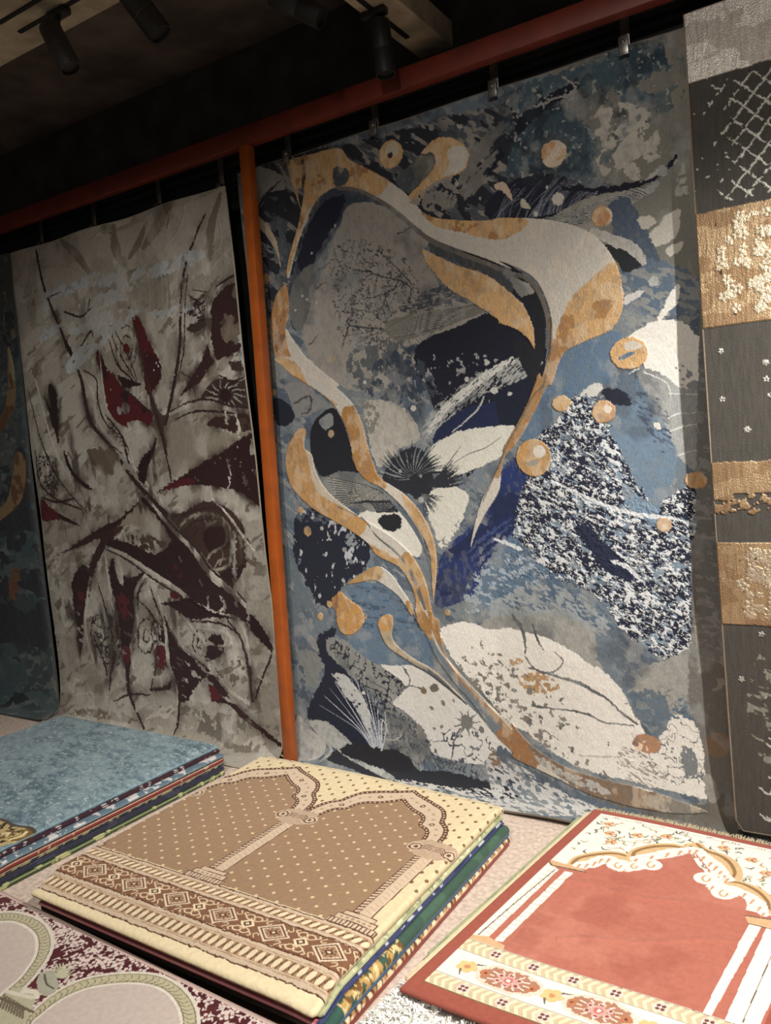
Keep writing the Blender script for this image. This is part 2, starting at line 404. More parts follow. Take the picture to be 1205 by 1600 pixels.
# ------------------------------------------------------------------ track spotlights
def spotlight(name, adapter, joint, a, b, r, label):
    t = empty(name, adapter); tag(t, label, 'spotlight', 'black track spotlights on the ceiling')
    inv = Matrix.Translation([-x for x in adapter])
    def add(n, mb, m, par=t):
        o = mb.build(n, m, par); 
        if par is t: o.matrix_parent_inverse = inv
        return o
    A = Vector(adapter); J = Vector(joint); a = Vector(a); b = Vector(b)
    add('track_adapter', MB().box(A + Vector((-0.055, -0.02, -0.03)), A + Vector((0.055, 0.02, 0.0)), 0.008), M_lamp)
    add('stem', MB().tube([A + Vector((0, 0, -0.02)), A * 0.5 + J * 0.5, J], 0.014, 10), M_lamp)
    body = add('lamp_body', MB().lathe(a, b, [(0, r * 0.55), (0.02, r * 0.95), (0.08, r), (0.55, r), (0.56, r * 0.965), (0.58, r), (1.0, r), (1.0, r * 0.86), (0.93, r * 0.84)]), M_lamp)
    return t
spotlight('track_spotlight', (-2.63, -0.895, 3.25), (-2.60, -0.93, 3.17), (-2.612, -0.955, 3.165), (-2.548, -0.925, 3.0), 0.040, 'short black spotlight hanging under the pale ceiling band, far left of the lamps')
spotlight('track_spotlight', (-2.29, -0.93, 3.25), (-2.27, -0.90, 3.20), (-2.275, -0.88, 3.215), (-2.195, -0.80, 3.055), 0.045, 'black spotlight tube pointing down right, second lamp from the left at top')
spotlight('track_spotlight', (-1.725, -0.60, 3.25), (-1.86, -0.53, 3.20), (-1.90, -0.52, 3.215), (-1.735, -0.45, 3.105), 0.042, 'black spotlight tilted almost level with a glinting rim, left of the cross bar')
spotlight('track_spotlight', (-1.70, -0.14, 3.25), (-1.68, -0.14, 3.17), (-1.676, -0.145, 3.20), (-1.664, -0.140, 2.99), 0.040, 'black spotlight hanging straight down from the pale cross bar')
for y in (-0.982, -0.897):
    tag(MB().box((-2.87, y - 0.008, 3.244), (-0.5, y + 0.008, 3.252)).build('lighting_track', M_slot),
        'black slot track in the ceiling band, %s' % ('the one farther from the rug wall' if y < -0.95 else 'the one nearer the rug wall'), 'track')
tag(MB().box((-1.712, -0.78, 3.244), (-1.692, 0.12, 3.252)).build('lighting_track', M_slot), 'black slot track under the pale cross bar', 'track')

# ------------------------------------------------------------------ clips
def clip(x, ztop, ylow, label, group):
    t = empty('hanging_clip', (x, ylow, ztop)); tag(t, label, 'clip', group); w = 0.017
    L = 3.06 - ztop
    MB().box((-w, 0.012, -0.045), (w, 0.015, L), 0.001).build('strap', M_steel, t)
    MB().box((-w * 1.05, -0.014, -0.035), (w * 1.05, -0.011, 0.028), 0.002).build('jaw_plate', M_steel, t)
    MB().box((-w * 1.2, -0.020, -0.040), (w * 1.2, -0.011, -0.034), 0.001).build('lip', M_steel, t)
    MB().lathe((0, -0.010, 0.008), (0, -0.019, 0.008), [(0, 0.009), (0.5, 0.009), (0.8, 0.006), (1, 0.004)], 12).build('screw', M_steel, t)
    MB().box((-w * 0.8, -0.012, 0.020), (w * 0.8, 0.013, 0.026), 0.001).build('bridge', M_steel, t)
    return t
ord1 = ['at its left corner', 'second from its left corner', 'third from its left corner', 'by its right corner']
for x, o in zip((-4.31, -3.82, -3.285, -2.83), ord1):
    clip(x, 2.885, 0.135, 'dark metal clip on top of the ivory rug, ' + o, 'clips on the white rug')
ord2 = ['just right of the orange post', 'second right of the post, above gold ring', 'third right of the post', 'brightest one near its right corner']
for x, o in zip((-2.39, -1.90, -1.33, -0.81), ord2):
    clip(x, 2.935, 0.128, 'metal clip on top of the navy rug, ' + o, 'clips on the navy rug')

# ------------------------------------------------------------------ carpet things
def rug_root(name, loc, label, cat, group=None):
    o = empty(name, loc); tag(o, label, cat, group); return o
def parent_fix(root):
    inv = Matrix.Translation(-Vector(root.location))
    for ch in root.children: ch.matrix_parent_inverse = inv

# ------------------------------------------------------------------ navy, gold and silver marbled rug
def wave_big(u, v):
    return 0.006 * np.sin(u * 5.0 + 0.6) * np.clip(v, 0, 1) + 0.004 * np.sin(u * 11 + v * 1.5) + 0.003 * np.sin(v * 9)
prof_big = [(0.14, 2.935), (0.14, 2.2), (0.135, 1.2), (0.13, 0.5), (0.12, 0.2), (0.10, 0.07), (0.055, 0.022), (-0.01, 0.014)]
big = WallRug('marbled_rug', prof_big, -2.715, -2.60, 2.20, 0.0027, (98, 112, 124), wave_big, seed=11)
b = big.c
NAVY = (17, 22, 40); ROYAL = (26, 46, 104); STEEL = (86, 112, 138); TAUPE = (142, 136, 128); SIL = (198, 192, 182); WHT = (216, 213, 205)
GOLD = (206, 162, 106); GOLD2 = (172, 122, 68); SLATE = (66, 78, 92); INK = (34, 38, 48); TEAL = (62, 84, 96); GREY = (128, 128, 124); BRN = (120, 98, 76)
fA = frame(380, 180, .3485); fB = frame(780, 180, .3527); fC = frame(380, 560, .3485); fD = frame(780, 560, .3527); fE = frame(400, 940, .332); fF = frame(780, 940, .3527); fT = frame(600, 0, .502)

# ground cloudiness
b.put(b.noise_mask(3, .5, 1), (112, 122, 128)); b.put(b.noise_mask(7, .35, 2, 40, 2), (78, 92, 108)); b.put(b.noise_mask(14, .18, 3, 40, 3), (130, 134, 134))
# upper left ink field
b.fill(fA(50, 220, 450, 130, 800, 40, 1205, -60, 1400, -60, 1300, 250, 1250, 480, 900, 480, 700, 420, 450, 250, 150, 900, 100, 700), INK, jag=.01)
reg = b.fill(fA(50, 220, 450, 130, 800, 40, 1205, -60, 1400, -60, 1300, 250, 1250, 480, 900, 480, 700, 420, 450, 250, 230, 700, 60, 1205, 50, 700), (72, 78, 86), jag=.01, cover=(26, .55, 7, 130, .35))
b.put(reg, (138, 132, 124), cover=(40, .35, 8, 130, .35))
# upper right taupe with teal clouds
b.fill(fT(520, 200, 800, 120, 960, 60, 990, 400, 1010, 837, 700, 837, 640, 600, 660, 420, 560, 330), (118, 116, 106), jag=.012)
b.fill(fT(360, 300, 560, 220, 700, 190, 860, 130, 900, 200, 780, 260, 860, 300, 780, 330, 660, 250, 560, 290, 520, 400, 400, 340), TEAL, jag=.02)
b.fill(fT(700, 180, 860, 140, 880, 200, 800, 230, 740, 260), (40, 62, 76), jag=.014)
b.fill(fT(430, 400, 560, 330, 640, 420, 650, 540, 700, 580, 560, 590, 450, 540, 380, 540), (52, 74, 88), jag=.012)
b.fill(fT(440, 420, 640, 440, 660, 560, 640, 640, 520, 620, 420, 560), TEAL, jag=.02, cover=(18, .6, 9))
b.fill(fT(340, 380, 420, 330, 480, 350, 380, 420, 320, 560, 250, 620, 240, 520), (116, 112, 106), jag=.008, cover=(30, .6, 12, 60, .3))
b.stroke(fT(640, 240, 560, 290, 480, 340, 420, 400, 380, 460, 330, 540), [6, 11, 8, 4], NAVY, jag=.010)
b.stroke(fT(560, 240, 600, 280, 560, 300, 470, 330), [2, 4, 2], (150, 148, 140), jag=.012)
b.fill(fT(720, 440, 770, 400, 810, 470, 770, 500, 730, 530, 715, 480), (176, 170, 158), jag=.01)
b.fill(fT(690, 340, 720, 380, 700, 440, 680, 400), (150, 146, 136), jag=.012, cover=(50, .5, 14))
# navy burst with fine grey needles, upper middle
burst = b.fill(fT(400, 560, 520, 540, 660, 590, 760, 580, 700, 640, 520, 690, 330, 680, 330, 620), (24, 28, 46), jag=.006)
rs = np.random.RandomState(4)
for k in range(70):
    a = rs.uniform(0, 1); x0 = 330 + 330 * a; y0 = 684 - 60 * a * a; x1 = x0 + 50 + 40 * rs.rand(); y1 = y0 - 60 - (70 if x0 < 560 else 20) * rs.rand()
    b.stroke(fT(x0, y0, (x0 + x1) / 2 - 12, (y0 + y1) / 2, x1, y1), [.8, .5, .3], (118, 122, 134) if k % 3 else (60, 72, 98), jag=.002)
b.stroke(fT(560, 585, 680, 590, 780, 575, 840, 550, 900, 500, 910, 480), [3, 5, 5, 2], NAVY, jag=.008)
b.fill(fT(520, 690, 600, 630, 700, 600, 820, 590, 740, 640, 700, 700, 600, 720), (150, 146, 136), jag=.004)
for k in range(26):
    t = k / 26.0; b.stroke(fT(500 + 60 * t, 680 + 26 * t, 640 + 50 * t, 640 + 40 * t, 800 + 20 * t, 580 + 30 * t), [.4, .9, .4], (84, 90, 98) if k % 2 else (172, 168, 158), jag=.003)
b.fill(fT(700, 640, 760, 620, 820, 720, 860, 837, 760, 837, 720, 740), (70, 84, 104), jag=.01)
for x, y, r in ((865, 530, 18), (845, 570, 12), (826, 590, 14), (908, 500, 6)): b.disc(fT(x, y)[0], r * .502, (150, 152, 150), jag=.006)
b.fill(fT(930, 500, 960, 480, 985, 560, 950, 600, 920, 610, 905, 590), (166, 162, 150), jag=.006, cover=(60, .8, 5))
b.fill(fT(790, 680, 830, 670, 845, 690, 820, 712, 800, 705), (184, 178, 166), jag=.006)
b.fill(fT(850, 700, 890, 660, 920, 655, 910, 730, 850, 765, 825, 730), (190, 184, 172), jag=.006)
b.fill(fT(880, 770, 930, 750, 915, 785, 885, 795), (190, 184, 172), jag=.004)
b.disc(fT(540, 620)[0], 10, (196, 190, 180), jag=.006); b.disc(fT(506, 582)[0], 3, (190, 186, 176)); b.disc(fT(472, 664)[0], 4, (190, 186, 176))
b.fill(fT(430, 615, 450, 640, 455, 650, 425, 640), (190, 180, 160), jag=.003)
b.fill(fT(345, 575, 375, 568, 395, 600, 398, 625, 372, 596, 350, 590), (196, 172, 150), jag=.003)
for x, y, r in ((147, 400, 12), (235, 395, 8), (228, 575, 9), (243, 398, 6), (186, 625, 6), (300, 620, 5), (210, 440, 5)): b.disc(fT(x, y)[0], r * .45, (170, 166, 156), jag=.008)
tq = b.fill(fT(380, 300, 860, 120, 930, 300, 760, 420, 640, 560, 420, 560), None)
b.put(tq, (56, 84, 94), a=(np.clip((fbm(b.U * 9, b.V * 9, 401, 5) - .5) * 5, 0, .75)).astype(np.float32)); b.put(tq, (34, 44, 54), a=(np.clip((fbm(b.U * 14, b.V * 14, 411, 5) - .56) * 7, 0, .8)).astype(np.float32)); b.put(tq, (146, 148, 142), cover=(55, .05, 420, 0, 1))
b.put(b.fill(fT(680, 330, 830, 350, 850, 540, 700, 560, 650, 450), (176, 170, 158), cover=(30, .42, 421, 60, .8)), None)
# hooked grey hollow inside the curl
b.fill(fA(790, 180, 840, 165, 865, 200, 850, 250, 800, 300, 740, 350, 680, 290, 740, 230), (70, 78, 82), jag=.005)
b.fill(fA(780, 190, 850, 180, 850, 230, 800, 290, 760, 260), (104, 104, 92), jag=.006)
b.fill(fA(800, 380, 850, 340, 930, 350, 960, 400, 880, 430, 820, 425), (132, 128, 120), jag=.012, cover=(40, .8, 15))
b.fill(fA(50, 240, 110, 240, 170, 270, 190, 330, 120, 350, 80, 420, 55, 400), (136, 134, 128), jag=.004)
for k in range(9): b.stroke(fA(170 - k * 9, 290 + 8 * k, 110 - k * 5, 360 + 8 * k, 70, 410 + 6 * k), [.4, 1.3, .3], INK, jag=.004)

# taupe centre field
b.fill(fA(450, 400, 520, 390, 640, 400, 720, 470, 830, 560, 800, 620, 860, 720, 900, 800, 1000, 850, 1080, 900, 900, 1000, 760, 1060, 800, 1205, 560, 1240, 420, 1205, 330, 1130, 270, 1000, 290, 880, 400, 580), (150, 144, 136), jag=.006)
ce = b.fill(fA(400, 600, 560, 560, 720, 640, 800, 780, 900, 820, 960, 900, 760, 1030, 560, 1060, 430, 980, 400, 800), None, jag=.01)
b.put(ce, (56, 60, 66), cover=(32, .16, 21, 20, 1.4, 'r')); b.put(ce, (84, 84, 84), cover=(60, .12, 22))
for pts in ((700, 740, 560, 700, 520, 640), (700, 740, 640, 800, 500, 830), (640, 800, 600, 880, 460, 860), (760, 760, 700, 700, 600, 600), (620, 860, 640, 960, 520, 1000), (640, 960, 480, 940, 480, 900), (560, 700, 460, 690), (700, 740, 750, 780, 730, 860), (480, 940, 440, 1060), (650, 1000, 560, 1060), (300, 720, 390, 660), (320, 780, 370, 750), (300, 1030, 340, 980), (690, 530, 750, 500, 730, 480)):
    b.stroke(fA(*pts), [1.3, 1.0, .4], (50, 54, 62), jag=.006)
# dark navy crescent left of the taupe
b.fill(fA(330, 400, 370, 350, 440, 325, 540, 340, 620, 380, 640, 410, 560, 390, 470, 410, 430, 500, 340, 640, 290, 760, 250, 960, 215, 930, 200, 800, 240, 640, 280, 500), (52, 64, 80), jag=.004)
b.fill(fA(350, 400, 400, 370, 460, 370, 430, 460, 340, 600, 290, 700, 240, 680, 260, 580, 300, 480), (20, 26, 48), jag=.008)
b.fill(fA(260, 700, 330, 660, 320, 760, 290, 900, 250, 970, 210, 900, 215, 780), (104, 104, 102), jag=.006)
# rocky strip under the taupe
b.fill(fA(500, 1050, 760, 1010, 830, 1060, 780, 1240, 560, 1240, 470, 1180), (84, 90, 94), jag=.012, cover=(36, .65, 24)); b.fill(fA(650, 1080, 800, 1050, 800, 1240, 680, 1240), (46, 58, 78), jag=.012, cover=(30, .7, 25))
# feathered leaf
b.fill(fA(640, 930, 720, 900, 860, 880, 980, 850, 1090, 880, 960, 930, 860, 970, 700, 1010, 640, 980), (112, 108, 98), jag=.004)
for k in range(20):
    t = k / 19.0; b.stroke(fA(650 + 20 * t, 960 + 40 * t, 800, 890 + 80 * t, 960 + 100 * (1 - t), 840 + 90 * t), [.3, 1.0, .4], (62, 66, 70) if k % 2 else (152, 146, 134), jag=.002)
b.fill(fA(700, 880, 800, 800, 900, 760, 1000, 830, 900, 850, 780, 870), (66, 72, 80), jag=.008, cover=(40, .7, 26, 0, 3))
# navy mass in the middle
b.fill(fA(780, 1030, 960, 950, 1110, 890, 1205, 950, 1300, 980, 1360, 1000, 1340, 1200, 1280, 1320, 1205, 1420, 980, 1640, 900, 1520, 830, 1240, 780, 1180), NAVY, jag=.005)
b.fill(fC(580, 20, 780, 0, 860, 120, 790, 230, 640, 190, 560, 170), (50, 60, 76), jag=.012, cover=(30, .6, 27))
b.put(b.fill(fC(780, 0, 1205, 0, 1205, 260, 860, 380, 790, 200), None), (150, 152, 156), cover=(45, .05, 28))
b.fill(fC(880, 300, 980, 230, 1100, 200, 1205, 180, 1205, 300, 940, 340, 850, 380), (22, 34, 72), jag=.004)
b.fill(fD(0, 60, 180, 60, 170, 110, 60, 300, 0, 300), (16, 24, 46), jag=.004)
# long white streak
b.stroke(fC(820, 330, 870, 260, 960, 190, 1060, 120, 1205, 60, 1300, 10), [12, 15, 16, 17, 16], (160, 162, 160), jag=.006, cover=(46, .62, 30, -35, 4))
b.stroke(fC(830, 330, 900, 230, 1000, 150, 1100, 70, 1205, 10), [4, 7, 6, 5], (200, 200, 194), jag=.006, cover=(46, .8, 31, -35, 4))
b.stroke(fC(940, 330, 1020, 260, 1060, 220, 1080, 170), [.8, 1.6, 1], (176, 178, 178), jag=.003)
for x, y, r in ((1095, 18, 13), (1125, 145, 17), (1005, 92, 10), (758, 222, 14), (712, 235, 12), (1195, 158, 9), (545, 108, 9)): b.disc(fC(x, y)[0], r * .36, (182, 182, 178), jag=.004)
# petals
b.fill(fC(540, 200, 620, 185, 700, 220, 770, 290, 780, 370, 700, 400, 640, 470, 600, 480, 570, 400, 550, 300), (170, 165, 154), jag=.006)
b.fill(fC(530, 210, 600, 190, 600, 330, 560, 330), (120, 118, 110), jag=.008, cover=(60, .5, 33))
b.fill(fC(830, 420, 900, 360, 1000, 320, 1205, 300, 1205, 360, 1180, 420, 1100, 470, 980, 520, 900, 540, 860, 500), (206, 203, 192), jag=.005)
b.fill(fC(940, 540, 1040, 500, 1160, 480, 1100, 560, 1030, 600, 960, 570), (110, 120, 132), jag=.008, cover=(60, .55, 34))
b.fill(fC(850, 590, 920, 565, 1000, 600, 1010, 650, 960, 740, 880, 820, 850, 760, 820, 690, 810, 650), (206, 203, 192), jag=.006)
b.fill(fC(860, 700, 1000, 680, 940, 800, 880, 850), (206, 203, 192), jag=.01, cover=(60, .5, 35))
b.fill(fC(520, 700, 620, 670, 720, 690, 790, 760, 800, 850, 760, 890, 640, 800, 560, 740), (206, 203, 192), jag=.004)
b.fill(fC(600, 730, 640, 700, 700, 710, 700, 760, 650, 775), (24, 26, 34), jag=.006)
b.fill(fC(350, 540, 400, 510, 480, 505, 540, 540, 600, 600, 680, 640, 700, 680, 600, 690, 480, 660, 400, 600), (112, 114, 108), jag=.003)
for k in range(26):
    t = k / 25.0; b.stroke(fC(700, 660, 580 - 40 * (1 - t), 640 - 60 * t, 380 + 60 * (1 - t), 530 + 150 * (1 - t)), [1.2, .8, .3], INK if k % 2 else (168, 164, 152), jag=.002)
# dark feathered heart of the flower
b.fill(fC(640, 500, 700, 420, 780, 400, 830, 460, 850, 540, 840, 600, 800, 640, 740, 610, 670, 580, 620, 540), (30, 34, 44), jag=.008)
for k in range(60):
    a = math.radians(-175 + 165 * k / 59.0); r = 110 + 75 * rs.rand(); c0 = (765, 540)
    b.stroke(fC(c0[0] + 25 * math.cos(a), c0[1] + 25 * math.sin(a), c0[0] + .55 * r * math.cos(a - .12), c0[1] + .55 * r * math.sin(a - .12), c0[0] + r * math.cos(a), c0[1] + r * math.sin(a)), [2.2, 1.4, .3], (28, 32, 42) if k % 4 else (120, 124, 126), jag=.002)
for k in range(22):
    a = math.radians(-50 + 50 * k / 21.0); r = 130 + 40 * rs.rand()
    b.stroke(fC(830, 570, 830 + .5 * r * math.cos(a + .1), 570 + .5 * r * math.sin(a + .1), 830 + r * math.cos(a), 570 + r * math.sin(a)), [2.4, 1.3, .3], (36, 40, 50), jag=.002)
for k in range(18):
    a = math.radians(0 + 85 * k / 17.0); b.stroke(fC(800, 610, 800 + (60 + 50 * rs.rand()) * math.cos(a), 620 + 90 * math.sin(a)), [1.6, .3], (60, 64, 72), jag=.003)
for k in range(22):
    a = k / 21.0; b.stroke(fC(600 + 90 * a, 690, 560 + 110 * a, 640, 480 + 60 * a, 650), [.8, .5, .3], INK, jag=.002)
for p in ((795, 635, 5), (793, 528, 3), (700, 505, 3)): b.disc(fC(p[0], p[1])[0], p[2], (168, 168, 162))
b.stroke(fC(930, 480, 1010, 430, 1090, 400, 1160, 350), [.4, .9, .4], (110, 112, 112), jag=.001); b.stroke(fC(900, 500, 950, 430, 980, 390), [1, .8, .3], (70, 72, 78), jag=.001)

# navy pocket left with curls
b.fill(fC(310, 300, 360, 240, 410, 225, 450, 290, 480, 380, 500, 470, 530, 510, 440, 505, 360, 530, 320, 470, 300, 380), (18, 22, 32), jag=.003)
b.fill(fC(345, 270, 390, 245, 405, 290, 370, 320, 345, 300), (128, 132, 134), jag=.006)
b.fill(fC(140, 180, 200, 200, 230, 260, 200, 300, 150, 290), (22, 28, 44), jag=.005)
b.fill(fC(190, 120, 280, 110, 330, 170, 380, 200, 340, 230, 280, 260, 230, 250, 210, 180), (130, 130, 128), jag=.006)
b.stroke(fC(230, 200, 300, 170, 300, 230, 260, 250), [1.2, 2, .6], (62, 64, 70), jag=.006)
# lower left navy with drops
low = b.fill(fC(240, 700, 330, 680, 430, 740, 540, 800, 570, 870, 540, 950, 480, 990, 430, 1050, 410, 1110, 340, 1100, 270, 1000, 230, 900), (20, 26, 46), jag=.012)
b.fill(fC(230, 640, 300, 680, 400, 720, 370, 740, 240, 720), (66, 78, 92), jag=.01, cover=(60, .6, 36))
b.put(low, (170, 174, 178), cover=(40, .07, 37, 20, .6))
b.fill(fC(160, 850, 240, 880, 280, 1000, 340, 1110, 300, 1205, 200, 1205, 190, 980), (92, 104, 114), jag=.014, cover=(26, .65, 38))
b.disc(fC(485, 815)[0], 11, (126, 136, 142), jag=.005, cover=(90, .75, 39)); b.disc(fC(355, 762)[0], 3.5, (170, 172, 170)); b.disc(fC(455, 857)[0], 3.5, (140, 140, 132)); b.disc(fC(484, 910)[0], 4, (110, 120, 130))

# royal blue swath
b.fill(fC(1205, 450, 1100, 620, 1010, 760, 900, 860, 866, 980, 862, 1110, 960, 1100, 1150, 1010, 1320, 920, 1440, 820, 1460, 620, 1380, 470), ROYAL, jag=.006); b.put(b.fill(fC(1205, 500, 1100, 650, 1000, 800, 880, 900, 870, 1060, 1100, 1000, 1400, 800, 1420, 560), None), (20, 30, 66), a=np.clip((fbm(b.U * 6, b.V * 6, 441, 4) - .45) * 5, 0, .8).astype(np.float32))
for k in range(16): b.stroke(fC(990 + 10 * k, 860 + 14 * k, 1060 + 10 * k, 800 + 12 * k, 1205, 700 + 16 * k), [1, 3, 1], (44, 66, 118) if k % 2 else (20, 34, 84), jag=.01)
# steel blue pane right of the tail
b.fill(fD(190, 130, 260, 40, 400, -30, 500, 0, 480, 60, 400, 120, 330, 180, 260, 260, 160, 350, 90, 350, 130, 240), STEEL, jag=.004)
b.fill(fB(290, 1040, 400, 980, 520, 960, 540, 1000, 500, 1060, 490, 1191, 240, 1191), STEEL, jag=.005)
b.fill(fB(540, 660, 600, 600, 680, 640, 760, 660, 860, 720, 870, 880, 700, 880, 560, 860), (84, 102, 122), jag=.012)
b.put(b.fill(fB(540, 700, 870, 700, 870, 900, 560, 900), None), (132, 134, 134), cover=(26, .4, 41, 30, 2))
b.fill(fB(470, 580, 540, 590, 610, 640, 640, 660, 560, 700, 530, 660), (34, 38, 44), jag=.004)
b.stroke(fB(420, 520, 520, 560, 590, 590, 640, 650), [7, 9, 9, 5], (176, 172, 164), jag=.005)
b.fill(fB(560, 800, 640, 780, 600, 820, 560, 840), (196, 194, 188), jag=.005); b.stroke(fB(790, 760, 760, 830, 710, 900), [5, 8, 3], WHT, jag=.006); b.disc(fB(680, 735)[0], 8, (170, 172, 170), jag=.006)
# big white cloud by the right edge
b.fill(fB(600, 960, 700, 910, 820, 920, 872, 1000, 880, 1191, 700, 1191, 640, 1110, 620, 1050, 560, 1000), WHT, jag=.006)
b.fill(fD(560, -60, 880, -100, 890, 130, 840, 170, 700, 90, 640, 20), WHT, jag=.006)
b.fill(fD(610, 50, 700, 60, 800, 130, 890, 130, 890, 480, 780, 420, 740, 320, 700, 210, 620, 110), (150, 152, 150), jag=.008)
b.fill(fD(780, 20, 840, 60, 890, 150, 850, 160, 800, 90), (130, 134, 138), jag=.016, cover=(50, .5, 43))
for pts in ((620, 40, 560, 80, 490, 130, 450, 180), (640, 60, 740, 110, 760, 190), (750, 155, 890, 160), (740, 265, 800, 245, 890, 240), (740, 330, 820, 300, 890, 295), (740, 445, 890, 400), (520, 300, 600, 340)): b.stroke(fD(*pts), [1.0, 1.0, .6], (196, 198, 196), jag=.003)
b.fill(fD(490, 130, 560, 60, 620, 110, 700, 220, 760, 360, 790, 440, 760, 560, 700, 680, 600, 640, 520, 480, 480, 330), (98, 122, 144), jag=.008)
st = b.fill(fD(560, 150, 720, 190, 770, 400, 720, 420, 620, 260), None); b.put(st, (64, 80, 102), cover=(40, .35, 44, 35, 3))
b.fill(fD(460, 140, 540, 140, 590, 200, 540, 210, 480, 190), (26, 30, 48), jag=.005); b.fill(fD(360, 160, 430, 110, 460, 130, 420, 180), (190, 190, 184), jag=.007)

# crackled navy and white field
ck = b.fill(fD(160, 360, 270, 260, 330, 170, 430, 180, 480, 280, 540, 420, 640, 600, 700, 680, 740, 620, 890, 560, 880, 830, 862, 960, 862, 1230, 760, 1330, 640, 1280, 540, 1190, 430, 1050, 260, 980, 100, 960, 30, 940, 60, 800, 90, 620, 140, 500), (24, 30, 52), jag=.012)
b.put(ck, (112, 132, 152), cover=(26, .42, 45, 35, 2.0)); b.put(ck, (24, 30, 56), cover=(42, .36, 46, 35, 2.0))
b.put(ck, (196, 200, 202), cover=(56, .22, 47, 30, 1.7), h=.002); b.put(ck, (206, 208, 206), cover=(46, .12, 48, 30, 1.7, 'r'), h=.003)
b.fill(fD(0, 820, 80, 800, 160, 900, 250, 960, 260, 1060, 120, 1010, 0, 1090, -100, 1120, -120, 1060), (84, 108, 134), jag=.012)
b.put(b.fill(fD(-120, 960, 60, 860, 220, 960, 0, 1100, -150, 1120), None), (150, 164, 176), cover=(55, .35, 49, 20, 1.6))
b.fill(fD(340, 750, 400, 740, 480, 830, 560, 900, 600, 980, 500, 960, 400, 850), (26, 34, 60), jag=.01); b.fill(fD(560, 560, 700, 680, 720, 760, 640, 720, 560, 640), (110, 134, 156), jag=.012)
for pts in ((-20, 800, 60, 830, 100, 850), (240, 540, 420, 630, 600, 690, 760, 710, 890, 745), (500, 900, 560, 920, 640, 1000)): b.stroke(fD(*pts), [2, 4, 1.2], (196, 200, 204), jag=.006)
b.fill(fD(-40, 1090, 120, 1010, 250, 1000, 360, 1060, 500, 1191, 300, 1191, 0, 1191), (140, 148, 152), jag=.014)
b.put(b.fill(fD(0, 990, 300, 960, 520, 1191, 500, 1230, 300, 1120, 60, 1110), None), (70, 92, 116), cover=(48, .4, 51, 30, 2.2))

# lower grey and white ground
b.fill(fF(-60, 80, 120, 60, 280, 60, 400, 130, 440, 280, 540, 400, 640, 360, 760, 420, 850, 300, 850, 200, 760, 260, 620, 300, 700, 420, 560, 430, 420, 300, 280, 240, 160, 190, -60, 150), (140, 140, 134), jag=.008)
b.fill(fF(240, 60, 420, 130, 440, 260, 560, 420, 640, 320, 830, 240, 830, 420, 780, 480, 620, 400, 540, 440, 400, 300, 250, 230, 150, 180, 160, 80), (146, 146, 140), jag=.008)
b.fill(fE(870, 130, 980, 95, 1100, 130, 1205, 130, 1400, 180, 1560, 280, 1700, 420, 1800, 560, 1860, 700, 1880, 800, 1700, 760, 1500, 700, 1350, 640, 1205, 580, 1060, 420, 950, 300, 900, 220), WHT, jag=.006)
b.fill(fF(0, 140, 120, 150, 270, 250, 440, 290, 560, 420, 600, 540, 680, 640, 740, 560, 780, 500, 860, 540, 910, 640, 930, 800, 960, 880, 760, 840, 560, 790, 380, 740, 200, 640, 80, 540, 0, 480), (210, 207, 199), jag=.006)
sp = b.fill(fF(-100, 160, 100, 330, 100, 480, 400, 700, 500, 780, 380, 740, 200, 640, 60, 540, -120, 400), None); b.put(sp, (120, 112, 104), cover=(46, .16, 52))
b.fill(fF(90, 330, 180, 310, 270, 370, 180, 410, 110, 390), (176, 136, 88), jag=.012, cover=(70, .6, 53)); b.fill(fF(40, 255, 90, 250, 110, 270, 60, 280), (176, 146, 108), jag=.008, cover=(80, .6, 54))
for pts, w in (((130, 290, 230, 320, 360, 360, 430, 400, 480, 430, 540, 490, 610, 545), [1, 2.8, 2, 2]), ((120, 240, 150, 290, 200, 315, 260, 300, 285, 260, 250, 220), [1, 1.4, .8]), ((60, 60, 110, 140, 120, 230), [2, 3, 1]), ((150, 100, 170, 160, 200, 210), [2, 2, 1]), ((150, 460, 220, 470, 320, 480, 400, 500, 470, 535, 600, 555), [2.4, 1.3, 1.6, 1.8, .8])):
    b.stroke(fF(*pts), w, (92, 94, 96), jag=.004)
for x, y, r in ((275, 432, 11), (187, 512, 13), (278, 552, 12), (125, 528, 15), (352, 553, 7), (155, 455, 10), (490, 635, 6), (330, 655, 12)): b.disc(fF(x, y)[0], r * .36, (96, 96, 92), jag=.01)
b.fill(fF(540, 390, 620, 400, 660, 380, 740, 430, 800, 440, 850, 520, 740, 520, 700, 600, 650, 560, 600, 500), (84, 104, 122), jag=.016, cover=(26, .75, 55))
b.put(b.fill(fF(600, 400, 840, 430, 900, 800, 700, 780, 600, 640), None), (98, 104, 108), cover=(30, .13, 56, 100, 1, 'r'))
b.fill(fF(820, 640, 880, 700, 860, 790, 830, 800, 800, 720), (110, 116, 118), jag=.016, cover=(22, .6, 57)); b.put(b.fill(fF(560, 640, 740, 760, 700, 840, 560, 780, 520, 720), None), (150, 140, 132), cover=(60, .3, 58, 30, 3))
b.stroke(fF(360, 680, 440, 685, 540, 690), [1, 1.4, .5], (186, 170, 154), jag=.004)
b.disc(fF(652, 632)[0], 15, (172, 126, 94), jag=.004, asp=.7, sh=.5); b.disc(fF(630, 645)[0], 10, (216, 190, 160), jag=.01, cover=(70, .5, 59))
